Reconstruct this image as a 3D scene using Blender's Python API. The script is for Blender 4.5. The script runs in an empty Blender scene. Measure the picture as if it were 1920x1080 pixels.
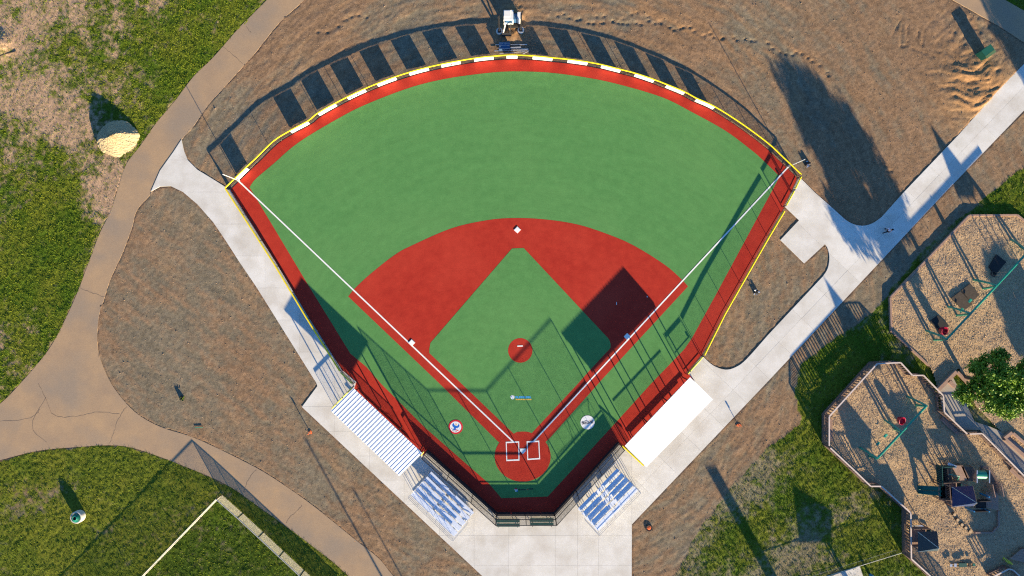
import bpy, bmesh, math, random
import numpy as np
from mathutils import Vector

# ------------------------------------------------------------------ camera, sky, sun, exposure
H = 78.0            # drone height above the field, metres
S = 16.0            # photograph pixels per metre of ground
SUN_EL = math.radians(12.7)
SUNX, SUNY = 0.485, -0.875          # horizontal direction towards the sun
sc = bpy.context.scene
COL = sc.collection
cam_d = bpy.data.cameras.new('camera'); cam = bpy.data.objects.new('camera', cam_d); COL.objects.link(cam)
cam.location = (0, 0, H); cam.rotation_euler = (0, 0, 0)
cam_d.sensor_width = 36.0; cam_d.lens = 36.0 * (S * H) / 1920.0
cam_d.clip_start = 0.5; cam_d.clip_end = 3000
sc.camera = cam
w = bpy.data.worlds.new('World'); sc.world = w; w.use_nodes = True
nt = w.node_tree; nt.nodes.clear()
sky = nt.nodes.new('ShaderNodeTexSky'); sky.sky_type = 'NISHITA'; sky.sun_disc = False
sky.sun_elevation = SUN_EL; sky.sun_rotation = math.atan2(SUNX, SUNY)
sky.air_density = 1.0; sky.dust_density = 0.0; sky.ozone_density = 6.0
bg = nt.nodes.new('ShaderNodeBackground'); bg.inputs['Strength'].default_value = 0.085
wo = nt.nodes.new('ShaderNodeOutputWorld')
nt.links.new(sky.outputs[0], bg.inputs[0]); nt.links.new(bg.outputs[0], wo.inputs[0])
sun_d = bpy.data.lights.new('sun', 'SUN'); sun_d.energy = 5.0; sun_d.angle = math.radians(0.5)
sun_d.color = (1.0, 0.81, 0.52)
sun = bpy.data.objects.new('sun', sun_d); COL.objects.link(sun)
sun.rotation_euler = Vector((-SUNX * math.cos(SUN_EL), -SUNY * math.cos(SUN_EL), -math.sin(SUN_EL))).to_track_quat('-Z', 'Y').to_euler()
sc.view_settings.view_transform = 'Standard'; sc.view_settings.look = 'None'
sc.view_settings.gamma = 1.0; sc.view_settings.use_curve_mapping = False
sc.view_settings.exposure = 1.78
sc.cycles.use_denoising = False; sc.cycles.filter_width = 1.2; sc.cycles.max_bounces = 6; sc.cycles.diffuse_bounces = 3; sc.cycles.transparent_max_bounces = 8

rng = np.random.default_rng(7); random.seed(7)
def G(px, py, z=0.0):
    k = (1 - z / H) / S
    return Vector(((px - 960) * k, (540 - py) * k, z))
def X(px): return (px - 960) / S
def Y(py): return (540 - py) / S

# ------------------------------------------------------------------ materials
MATS = {}
def lin(r, g, b):
    f = lambda c: (c / 255 / 12.92) if c / 255 <= 0.04045 else ((c / 255 + 0.055) / 1.055) ** 2.4
    return (f(r), f(g), f(b))
def mat(name, c1, c2=None, scale=3.0, rough=0.8, metal=0.0, bump=0.0, bscale=20.0, c3=None, scale3=0.3, detail=4.0, fac3=0.6, stretch=None, attr=None, spec=0.3, fine=None, objrand=0.0, polar=None):
    m = bpy.data.materials.new(name); m.use_nodes = True; t = m.node_tree; N = t.nodes; L = t.links
    b = N['Principled BSDF']; b.inputs['Roughness'].default_value = rough; b.inputs['Metallic'].default_value = metal
    b.inputs['Specular IOR Level'].default_value = spec
    geo = N.new('ShaderNodeNewGeometry'); pos = geo.outputs['Position']
    if stretch:
        mp = N.new('ShaderNodeMapping'); mp.inputs['Rotation'].default_value = (0, 0, stretch[0]); mp.inputs['Scale'].default_value = (stretch[1], stretch[2], 1)
        L.new(pos, mp.inputs['Vector']); pos2 = mp.outputs[0]
    else: pos2 = pos
    if attr:
        at = N.new('ShaderNodeAttribute'); at.attribute_name = attr; col = at.outputs['Color']
    elif c2 is None:
        rgb = N.new('ShaderNodeRGB'); rgb.outputs[0].default_value = (*c1, 1); col = rgb.outputs[0]
    else:
        n = N.new('ShaderNodeTexNoise'); n.inputs['Scale'].default_value = scale; n.inputs['Detail'].default_value = detail; n.inputs['Roughness'].default_value = 0.65
        L.new(pos2, n.inputs['Vector'])
        r = N.new('ShaderNodeValToRGB'); r.color_ramp.elements[0].position = 0.32; r.color_ramp.elements[1].position = 0.68
        r.color_ramp.elements[0].color = (*c1, 1); r.color_ramp.elements[1].color = (*c2, 1)
        L.new(n.outputs['Fac'], r.inputs[0]); col = r.outputs[0]
    if c3:
        n3 = N.new('ShaderNodeTexNoise'); n3.inputs['Scale'].default_value = scale3; n3.inputs['Detail'].default_value = 5
        L.new(pos2, n3.inputs['Vector'])
        r3 = N.new('ShaderNodeValToRGB'); r3.color_ramp.elements[0].position = 0.45; r3.color_ramp.elements[1].position = 0.7
        r3.color_ramp.elements[0].color = (0, 0, 0, 1); r3.color_ramp.elements[1].color = (fac3, fac3, fac3, 1)
        L.new(n3.outputs['Fac'], r3.inputs[0])
        mx = N.new('ShaderNodeMixRGB'); mx.inputs[2].default_value = (*c3, 1); L.new(r3.outputs[0], mx.inputs[0]); L.new(col, mx.inputs[1]); col = mx.outputs[0]
    if fine:
        nf = N.new('ShaderNodeTexNoise'); nf.inputs['Scale'].default_value = fine[0]; nf.inputs['Detail'].default_value = 3; nf.inputs['Roughness'].default_value = 0.7
        L.new(pos, nf.inputs['Vector'])
        mr = N.new('ShaderNodeMapRange'); mr.inputs['From Min'].default_value = 0.3; mr.inputs['From Max'].default_value = 0.7
        mr.inputs['To Min'].default_value = 1 - fine[1]; mr.inputs['To Max'].default_value = 1 + fine[1]; L.new(nf.outputs['Fac'], mr.inputs['Value'])
        vm = N.new('ShaderNodeVectorMath'); vm.operation = 'SCALE'; L.new(col, vm.inputs[0]); L.new(mr.outputs[0], vm.inputs['Scale']); col = vm.outputs[0]
    if objrand:
        oi = N.new('ShaderNodeObjectInfo'); mo = N.new('ShaderNodeMapRange'); mo.inputs['To Min'].default_value = 1 - objrand; mo.inputs['To Max'].default_value = 1 + objrand
        L.new(oi.outputs['Random'], mo.inputs['Value']); vo = N.new('ShaderNodeVectorMath'); vo.operation = 'SCALE'; L.new(col, vo.inputs[0]); L.new(mo.outputs[0], vo.inputs['Scale']); col = vo.outputs[0]
    if polar:   # brush marks running round a centre: (cx, cy, across, along, amount)
        sp = N.new('ShaderNodeSeparateXYZ'); L.new(pos, sp.inputs[0])
        def mth(op, a_, b_=None):
            q = N.new('ShaderNodeMath'); q.operation = op
            for i_, v_ in enumerate((a_, b_)):
                if v_ is None: continue
                if isinstance(v_, (int, float)): q.inputs[i_].default_value = v_
                else: L.new(v_, q.inputs[i_])
            return q.outputs[0]
        dx = mth('SUBTRACT', sp.outputs[0], polar[0]); dy = mth('SUBTRACT', sp.outputs[1], polar[1])
        rr = mth('SQRT', mth('ADD', mth('MULTIPLY', dx, dx), mth('MULTIPLY', dy, dy))); an = mth('ARCTAN2', dx, dy)
        cb = N.new('ShaderNodeCombineXYZ'); L.new(mth('MULTIPLY', rr, polar[2]), cb.inputs[0]); L.new(mth('MULTIPLY', an, polar[3]), cb.inputs[1])
        np_ = N.new('ShaderNodeTexNoise'); np_.inputs['Scale'].default_value = 1.0; np_.inputs['Detail'].default_value = 5; np_.inputs['Roughness'].default_value = 0.7; L.new(cb.outputs[0], np_.inputs['Vector'])
        m2 = N.new('ShaderNodeMapRange'); m2.inputs['From Min'].default_value = 0.3; m2.inputs['From Max'].default_value = 0.7; m2.inputs['To Min'].default_value = 1 - polar[4]; m2.inputs['To Max'].default_value = 1 + polar[4]; L.new(np_.outputs['Fac'], m2.inputs['Value'])
        v2 = N.new('ShaderNodeVectorMath'); v2.operation = 'SCALE'; L.new(col, v2.inputs[0]); L.new(m2.outputs[0], v2.inputs['Scale']); col = v2.outputs[0]
    L.new(col, b.inputs['Base Color'])
    if bump:
        nb = N.new('ShaderNodeTexNoise'); nb.inputs['Scale'].default_value = bscale; nb.inputs['Detail'].default_value = 4; nb.inputs['Roughness'].default_value = 0.65
        L.new(pos2 if stretch else pos, nb.inputs['Vector'])
        bp = N.new('ShaderNodeBump'); bp.inputs['Strength'].default_value = 1.0; bp.inputs['Distance'].default_value = bump
        L.new(nb.outputs['Fac'], bp.inputs['Height']); L.new(bp.outputs[0], b.inputs['Normal'])
    MATS[name] = m
    return m
mat('terrain', (0.2, 0.14, 0.09), attr='albedo', rough=0.95, fine=(11, 0.45), bump=0.015, bscale=12.0, spec=0.1)
mat('far_ground', lin(95, 95, 50), lin(120, 105, 80), scale=0.15, rough=0.95, bump=0.02, bscale=6, spec=0.1)
mat('green_turf', (0.078, 0.215, 0.064), (0.096, 0.245, 0.075), scale=1.1, c3=(0.110, 0.255, 0.080), scale3=0.10, fac3=0.55, polar=(0.6, -19.0, 1.3, 9.0, 0.075), rough=0.95, fine=(9, 0.13), bump=0.004, bscale=30, spec=0.1)
mat('red_turf', (0.330, 0.025, 0.016), (0.395, 0.034, 0.020), scale=1.1, c3=(0.44, 0.046, 0.027), scale3=0.14, fac3=0.6, polar=(0.6, -19.0, 1.6, 12.0, 0.06), rough=0.95, fine=(9, 0.14), bump=0.004, bscale=30, spec=0.1)
mat('line_paint', (0.80, 0.80, 0.78), (0.74, 0.74, 0.72), scale=6, rough=0.7)
mat('concrete', (0.56, 0.54, 0.49), (0.645, 0.63, 0.595), scale=0.5, c3=(0.47, 0.435, 0.38), scale3=0.40, fac3=0.75, objrand=0.045, rough=0.85, fine=(9, 0.07), bump=0.003, bscale=25)
mat('joint', (0.30, 0.28, 0.25), rough=0.95)
mat('ramp_concrete_shaded', (0.27, 0.245, 0.22), (0.32, 0.29, 0.26), scale=0.6, rough=0.9, fine=(9, 0.1))  # darker than the other concrete: shade over the ramp put into the colour
mat('asphalt', (0.300, 0.212, 0.138), (0.385, 0.260, 0.150), scale=0.30, c3=(0.265, 0.205, 0.150), scale3=0.22, fac3=0.95, rough=0.9, fine=(9, 0.10), bump=0.006, bscale=12)
mat('crack', (0.14, 0.105, 0.08), rough=1)
mat('yellow', (0.86, 0.66, 0.012), (0.80, 0.60, 0.010), scale=2, rough=0.45)
mat('yellow_old', (0.60, 0.55, 0.06), (0.68, 0.62, 0.08), scale=2, rough=0.5)
mat('black_metal', (0.012, 0.012, 0.014), rough=0.45, spec=0.5)
mat('black_pad', (0.014, 0.012, 0.016), (0.020, 0.018, 0.022), scale=3, rough=0.6)
mat('black_wire', (0.03, 0.026, 0.022), rough=0.5)
mat('steel', (0.60, 0.61, 0.62), rough=0.38, metal=1.0)
mat('aluminium', (0.88, 0.93, 1.0), (0.74, 0.81, 0.92), scale=1.3, rough=0.42, metal=0.55, bump=0.002, bscale=2.0)
mat('tan_wire', (0.58, 0.52, 0.38), (0.50, 0.45, 0.34), scale=1.5, rough=0.7)
mat('white_rail', (0.44, 0.42, 0.38), rough=0.5)
mat('banner', (0.82, 0.82, 0.80), (0.77, 0.77, 0.76), scale=2, rough=0.6)
mat('roof_white', (0.80, 0.81, 0.83), (0.76, 0.77, 0.79), scale=1.5, rough=0.45)
mat('logo_red', (0.62, 0.012, 0.03), rough=0.8)
mat('logo_blue', (0.005, 0.13, 0.52), rough=0.8)
mat('logo_sky', (0.05, 0.32, 0.65), rough=0.8)
mat('logo_orange', (0.72, 0.40, 0.06), rough=0.8)
mat('logo_black', (0.02, 0.015, 0.025), rough=0.8)
mat('sand', (0.32, 0.25, 0.145), (0.42, 0.33, 0.19), scale=4, rough=0.95, fine=(9, 0.18), bump=0.02, bscale=9)
mat('chips', (0.34, 0.235, 0.14), (0.47, 0.335, 0.20), scale=3.5, detail=6, c3=(0.30, 0.23, 0.17), scale3=0.35, fac3=0.45, rough=0.95, fine=(10, 0.26), bump=0.012, bscale=12, spec=0.1)
mat('chip_piece', (0.37, 0.255, 0.15), (0.56, 0.40, 0.24), scale=14, detail=1, rough=0.9, spec=0.1)
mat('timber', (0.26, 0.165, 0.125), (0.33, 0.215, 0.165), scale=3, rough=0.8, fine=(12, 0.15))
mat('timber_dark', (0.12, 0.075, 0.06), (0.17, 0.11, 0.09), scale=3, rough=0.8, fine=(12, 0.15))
mat('rail_cap', (0.52, 0.42, 0.37), (0.60, 0.50, 0.45), scale=2, rough=0.6)
mat('green_metal', (0.008, 0.19, 0.135), (0.012, 0.24, 0.165), scale=2, rough=0.35, spec=0.5)
mat('green_plastic', (0.010, 0.10, 0.085), (0.013, 0.13, 0.10), scale=2, rough=0.4)
mat('dark_green', (0.006, 0.055, 0.05), (0.008, 0.07, 0.062), scale=2, rough=0.5)
mat('navy', (0.010, 0.022, 0.085), (0.013, 0.028, 0.10), scale=2, rough=0.40)
mat('navy_green', (0.008, 0.028, 0.045), (0.011, 0.034, 0.055), scale=2, rough=0.40)
mat('red_plastic', (0.26, 0.008, 0.035), rough=0.35)
mat('rubber', (0.016, 0.016, 0.018), (0.03, 0.029, 0.03), scale=5, rough=0.8)
mat('rubber_brown', (0.045, 0.036, 0.03), (0.075, 0.06, 0.048), scale=5, rough=0.9)
mat('blue_plastic', (0.02, 0.16, 0.35), rough=0.4)
mat('log_end', (0.5, 0.36, 0.22), (0.42, 0.29, 0.17), scale=8, rough=0.9)
mat('bark', (0.07, 0.05, 0.035), (0.12, 0.09, 0.065), scale=4, rough=0.95, bump=0.03, bscale=6)
mat('leaf', (0.070, 0.155, 0.010), (0.19, 0.30, 0.022), scale=1.3, rough=0.55, spec=0.3)
mat('leaf_far', (0.03, 0.07, 0.012), (0.06, 0.11, 0.02), scale=0.8, rough=0.6)
mat('grass_blade', (0.050, 0.112, 0.006), (0.180, 0.205, 0.016), scale=0.30, detail=8, rough=0.8, fine=(5, 0.5), spec=0.15)
mat('grass_dry', (0.13, 0.15, 0.035), (0.30, 0.26, 0.12), scale=0.9, rough=0.85, fine=(5, 0.4), spec=0.1)
mat('clod', (0.14, 0.105, 0.075), (0.30, 0.215, 0.145), scale=7, detail=1, rough=0.95, spec=0.1)
mat('concrete_bin', (0.52, 0.47, 0.40), (0.60, 0.55, 0.48), scale=4, rough=0.9, fine=(25, 0.15))
mat('box_green', (0.012, 0.085, 0.055), (0.016, 0.105, 0.07), scale=2, rough=0.5)
mat('box_green_old', (0.10, 0.17, 0.075), (0.08, 0.15, 0.07), scale=2, rough=0.6)
mat('machine_white', (0.72, 0.72, 0.70), (0.66, 0.66, 0.63), scale=3, rough=0.4)
mat('machine_blue', (0.04, 0.10, 0.20), rough=0.4)
mat('tyre', (0.02, 0.019, 0.018), rough=0.9)
mat('orange', (0.75, 0.16, 0.04), (0.62, 0.13, 0.04), scale=6, rough=0.7)
mat('skin', (0.45, 0.28, 0.2), rough=0.6)
mat('shirt', (0.78, 0.78, 0.85), (0.22, 0.22, 0.45), scale=9, rough=0.8)
mat('cloth_black', (0.012, 0.011, 0.016), rough=0.85)
mat('white_plastic', (0.75, 0.75, 0.73), rough=0.5)
mat('yellow_green', (0.45, 0.50, 0.04), rough=0.4)

# ------------------------------------------------------------------ mesh helpers
ORG = {}
class MB:
    def __init__(s): s.v = []; s.f = []; s.m = []
    def face(s, pts, mi=0):
        n = len(s.v); s.v += [tuple(p) for p in pts]; s.f.append(tuple(range(n, n + len(pts)))); s.m.append(mi)
    def box(s, c, u, v, w, mi=0):
        c, u, v, w = Vector(c), Vector(u), Vector(v), Vector(w); n = len(s.v)
        for a in (-1, 1):
            for b in (-1, 1):
                for d in (-1, 1): s.v.append(tuple(c + u * a + v * b + w * d))
        for q in ((0, 1, 3, 2), (4, 6, 7, 5), (0, 4, 5, 1), (2, 3, 7, 6), (0, 2, 6, 4), (1, 5, 7, 3)):
            s.f.append(tuple(n + i for i in q)); s.m.append(mi)
    def abox(s, x0, x1, y0, y1, z0, z1, mi=0):
        s.box(((x0 + x1) / 2, (y0 + y1) / 2, (z0 + z1) / 2), ((x1 - x0) / 2, 0, 0), (0, (y1 - y0) / 2, 0), (0, 0, (z1 - z0) / 2), mi)
    def beam(s, p, q, hw, hh, mi=0):
        p, q = Vector(p), Vector(q); d = q - p
        side = d.cross(Vector((0, 0, 1)))
        if side.length < 1e-6: side = Vector((1, 0, 0))
        side.normalize(); up = side.cross(d).normalized()
        s.box((p + q) / 2, d / 2, side * hw, up * hh, mi)
    def tube(s, pts, r, n=8, cap=True, mi=0, rz=None):
        pts = [Vector(p) for p in pts]; base = len(s.v); k = len(pts)
        rr = r if isinstance(r, (list, tuple)) else [r] * k
        prev = None
        for i, p in enumerate(pts):
            d = (pts[min(i + 1, k - 1)] - pts[max(i - 1, 0)]).normalized()
            a = d.cross(Vector((0, 0, 1)))
            if a.length < 1e-3: a = Vector((1, 0, 0)) if prev is None else prev - d * prev.dot(d)
            a.normalize(); b = a.cross(d).normalized(); prev = a
            for j in range(n):
                t = 2 * math.pi * j / n
                s.v.append(tuple(p + a * math.cos(t) * rr[i] + b * math.sin(t) * (rz if rz else rr[i])))
        for i in range(k - 1):
            for j in range(n):
                s.f.append((base + i * n + j, base + i * n + (j + 1) % n, base + (i + 1) * n + (j + 1) % n, base + (i + 1) * n + j)); s.m.append(mi)
        if cap:
            s.f.append(tuple(base + j for j in range(n))[::-1]); s.m.append(mi)
            s.f.append(tuple(base + (k - 1) * n + j for j in range(n))); s.m.append(mi)
    def prism(s, poly, z0, z1, mi=0):
        n = len(poly); b = len(s.v)
        for p in poly: s.v.append((p[0], p[1], z1))
        for p in poly: s.v.append((p[0], p[1], z0))
        s.f.append(tuple(range(b, b + n))); s.m.append(mi)
        for i in range(n):
            j = (i + 1) % n; s.f.append((b + j, b + i, b + n + i, b + n + j)); s.m.append(mi)
    def build(s, name, mats, parent=None, smooth=False):
        o = Vector((0, 0, 0)) if parent is None else ORG[parent.name]
        me = bpy.data.meshes.new(name)
        me.from_pydata([(a - o.x, b - o.y, c - o.z) for a, b, c in s.v], [], s.f)
        ms = [mats] if isinstance(mats, str) else mats
        for m in ms: me.materials.append(MATS[m])
        if len(ms) > 1: me.polygons.foreach_set('material_index', s.m)
        if smooth and all(len(f_) == 4 for f_ in s.f): me.polygons.foreach_set('use_smooth', [len(f_) == 4 for f_ in s.f])
        ob = bpy.data.objects.new(name, me); COL.objects.link(ob)
        if parent is not None: ob.parent = parent
        ORG[ob.name] = o
        return ob
def tag(o, label, cat, group=None):
    o['label'] = label; o['category'] = cat
    if group: o['group'] = group
    return o
def thing(name, label, cat, loc=(0, 0, 0), group=None):
    o = bpy.data.objects.new(name, None); COL.objects.link(o); o.location = loc; o.empty_display_size = 0.3
    ORG[o.name] = Vector(loc)
    return tag(o, label, cat, group)
def struct(o): o['kind'] = 'structure'; return o
def stuff(o): o['kind'] = 'stuff'; return o
def fixn(o):
    bm = bmesh.new(); bm.from_mesh(o.data); bmesh.ops.recalc_face_normals(bm, faces=bm.faces); bm.to_mesh(o.data); bm.free(); return o
def cr(pts, n=6):
    out = []
    for i in range(len(pts) - 1):
        p0, p1, p2, p3 = pts[max(i - 1, 0)], pts[i], pts[i + 1], pts[min(i + 2, len(pts) - 1)]
        for k in range(n):
            t = k / n
            out.append(tuple(0.5 * (2 * b + (c - a) * t + (2 * a - 5 * b + 4 * c - d) * t * t + (3 * b - a - 3 * c + d) * t ** 3) for a, b, c, d in zip(p0, p1, p2, p3)))
    out.append(tuple(pts[-1])); return out
def ell(cx, cy, rx, ry, n=48): return [(cx + rx * math.cos(2 * math.pi * i / n), cy + ry * math.sin(2 * math.pi * i / n)) for i in range(n)]
def sheet(name, px, z, m, parent=None, depth=0.0):
    poly = [G(a, b) for a, b in px]
    ar = sum(poly[i].x * poly[(i + 1) % len(poly)].y - poly[(i + 1) % len(poly)].x * poly[i].y for i in range(len(poly)))
    if ar < 0: poly = poly[::-1]
    mb = MB()
    if depth: mb.prism([(p.x, p.y) for p in poly], z - depth, z)
    else: mb.face([(p.x, p.y, z) for p in poly])
    return mb.build(name, m, parent)
def ribbon(px, wpx):
    P = [Vector((a, b)) for a, b in px]; L = []; R = []
    for i, p in enumerate(P):
        d = (P[min(i + 1, len(P) - 1)] - P[max(i - 1, 0)]).normalized(); nrm = Vector((-d.y, d.x))
        L.append(tuple(p + nrm * wpx / 2)); R.append(tuple(p - nrm * wpx / 2))
    return L + R[::-1]

# ------------------------------------------------------------------ numpy noise
def vnoise(x, y, seed):
    T = np.random.default_rng(seed).random((256, 256)).astype(np.float32)
    xi = np.floor(x).astype(np.int64); yi = np.floor(y).astype(np.int64)
    fx = x - xi; fy = y - yi; fx = fx * fx * (3 - 2 * fx); fy = fy * fy * (3 - 2 * fy)
    a = T[xi & 255, yi & 255]; b = T[(xi + 1) & 255, yi & 255]; c = T[xi & 255, (yi + 1) & 255]; d = T[(xi + 1) & 255, (yi + 1) & 255]
    return (a * (1 - fx) + b * fx) * (1 - fy) + (c * (1 - fx) + d * fx) * fy
def fbm(x, y, seed, oct=4, gain=0.55):
    s = 0; a = 1.0; t = 0
    for i in range(oct):
        s = s + a * vnoise(x * 2 ** i + 17.3 * i, y * 2 ** i - 9.1 * i, seed + i); t += a; a *= gain
    return s / t
def inpoly(x, y, poly):
    ins = np.zeros(x.shape, bool); n = len(poly)
    for i in range(n):
        x0, y0 = poly[i]; x1, y1 = poly[(i + 1) % n]
        if y0 == y1: continue
        c = ((y0 > y) != (y1 > y)) & (x < (x1 - x0) * (y - y0) / (y1 - y0) + x0); ins ^= c
    return ins
def sstep(a, b, x): t = np.clip((x - a) / (b - a), 0, 1); return t * t * (3 - 2 * t)

# ------------------------------------------------------------------ ground outlines (photo pixels of the ground plane)
PATH_L = [(-60, 800), (0, 757), (37, 720), (90, 657), (123, 597), (147, 543), (163, 500), (187, 437), (207, 397), (222, 350), (237, 307), (263, 273), (293, 230), (327, 190), (363, 143), (400, 107), (447, 53), (467, 33), (500, 0), (560, -60)]
PATH_R = [(640, -70), (570, 0), (523, 43), (480, 97), (457, 123), (417, 167), (390, 197), (360, 240), (340, 262), (310, 310), (287, 358), (257, 393), (247, 427), (230, 473), (207, 523), (195, 560), (185, 593), (182, 637), (187, 670), (207, 717), (237, 757), (267, 783), (307, 803), (353, 817), (400, 837), (480, 877), (533, 910), (593, 953), (667, 1013), (710, 1047), (737, 1080), (790, 1140)]
PATH_B = [(720, 1140), (650, 1077), (623, 1053), (563, 1007), (517, 973), (480, 947), (443, 920), (400, 897), (347, 875), (287, 852), (240, 838), (200, 835), (150, 838), (73, 845), (0, 863), (-60, 880)]
PATH = cr(PATH_L, 4) + cr(PATH_R, 4) + cr(PATH_B, 4)
PATH2 = [(1740, -40), (1787, 0), (1823, 20), (1880, 53), (1913, 75), (1960, 100), (2000, 60), (1920, 20), (1885, 0), (1840, -40)]
WALK_IN = [(340, 262), (345, 283), (352, 300), (370, 318), (398, 335), (425, 352), (431, 355), (518.5, 494), (577, 592), (641, 693.5), (668, 716), (662, 736), (786, 857), (800, 849), (930, 966), (1040, 966), (1160, 834), (1180, 843), (1302, 713), (1290, 700), (1315, 668)]
WALK_R = cr([(1320, 670), (1337, 685), (1360, 693), (1380, 688), (1400, 673), (1440, 628)], 4) + [(1543, 518)] + cr([(1543, 518), (1552, 503), (1555, 483), (1552, 467), (1547, 458)], 4)[1:] + [(1508, 494), (1463, 450), (1498, 413), (1471, 387), (1496, 336), (1503, 336), (1527, 360)] + cr([(1570, 398), (1587, 413), (1603, 421), (1620, 423), (1637, 418), (1653, 407)], 4) + [(1695, 360), (1797, 253), (1877, 163), (1920, 120), (1990, 50)]
WALK_O = [(2070, 50), (1920, 207), (1773, 360), (1440, 715), (1185, 983), (1184, 1300), (1138, 1300), (902, 1078), (566, 763), (595, 724), (593, 718), (480, 537), (450, 493), (427, 457), (400, 417), (370, 383), (343, 360), (320, 349), (300, 350), (283, 359), (300, 320), (325, 285)]
WALK = WALK_IN + WALK_R + WALK_O
ARC = cr([(468, 351), (480, 335), (513, 307), (560, 267), (638, 220), (693, 193), (773, 163), (840, 147), (913, 137), (960, 134), (1027, 136), (1103, 146), (1167, 160), (1243, 183), (1297, 210), (1360, 245), (1407, 280), (1427, 297), (1462, 331)], 5)
FENCE_TOP = cr([(422, 352), (463, 312), (480, 296), (513, 264), (543, 245), (578, 226), (597, 211), (652, 181), (708, 156), (768, 135), (828, 120), (889, 109), (925, 105), (960, 103), (999, 104.5), (1036, 108), (1066, 111), (1102, 116), (1128, 121), (1164, 130), (1191, 137), (1227, 149), (1250, 158), (1284, 172), (1306, 184), (1341, 200), (1390, 231), (1440, 268), (1470, 296), (1503, 327)], 4)
FH = 1.12
def unlean(p, z): k = 1 - z / H; return (960 + (p[0] - 960) * k, 540 + (p[1] - 540) * k)
FIELD = [unlean(p, FH * 1.35) for p in FENCE_TOP] + [(1494, 338), (1470, 388), (1318, 662), (1290, 701), (1303, 712), (1181, 842), (1160, 836), (1040, 967), (930, 967), (800, 850), (787, 856), (663, 735), (641.5, 694), (577.5, 592.5), (519, 494.5), (431.5, 355.5)]
GREEN = ARC + [(1342, 553), (1298, 633), (1283, 655), (1220, 720), (1163, 783), (1027, 931), (940, 934), (917, 907), (797, 802), (715, 720), (687, 688), (657, 663), (577, 533)]
SKIN = cr([(663, 543), (693, 515), (740, 478), (773, 460), (847, 428), (913, 413), (960, 409), (1017, 411), (1083, 421), (1147, 442), (1193, 463), (1247, 497), (1277, 523), (1290, 537)], 5) + [(1130, 710), (1032, 820), (1000, 850), (960, 850), (933, 827), (823, 718), (653, 556)]
INFIELD = [(960, 466), (982, 465), (1142, 636), (1145, 645), (1145, 652), (1107, 693), (1083, 720), (997, 812), (990, 809.5), (980, 809), (970, 809.5), (963, 813), (887, 740), (805, 662), (805, 655), (807, 643)]
PLAY_U = [(1818, 404), (1908, 403), (1925, 417), (2040, 540), (2040, 900), (1920, 840), (1880, 810), (1830, 760), (1800, 690), (1762, 729), (1748, 690), (1672, 620), (1670, 558)]
PLAY_L = [(1555, 781), (1645, 682), (1689, 680), (1711, 704), (1732, 704), (1769, 742), (1771, 773), (1814, 814), (1842, 813), (1869, 840), (1920, 892), (2040, 1010), (2040, 1180), (1845, 1180), (1742, 1078), (1709, 1048), (1708, 962), (1653, 912), (1633, 912), (1603, 883), (1555, 836)]
PLAY_LG = [unlean(p, 1.5) for p in PLAY_L]
PLAY_UG = [unlean(p, 0.3) for p in PLAY_U]

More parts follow.
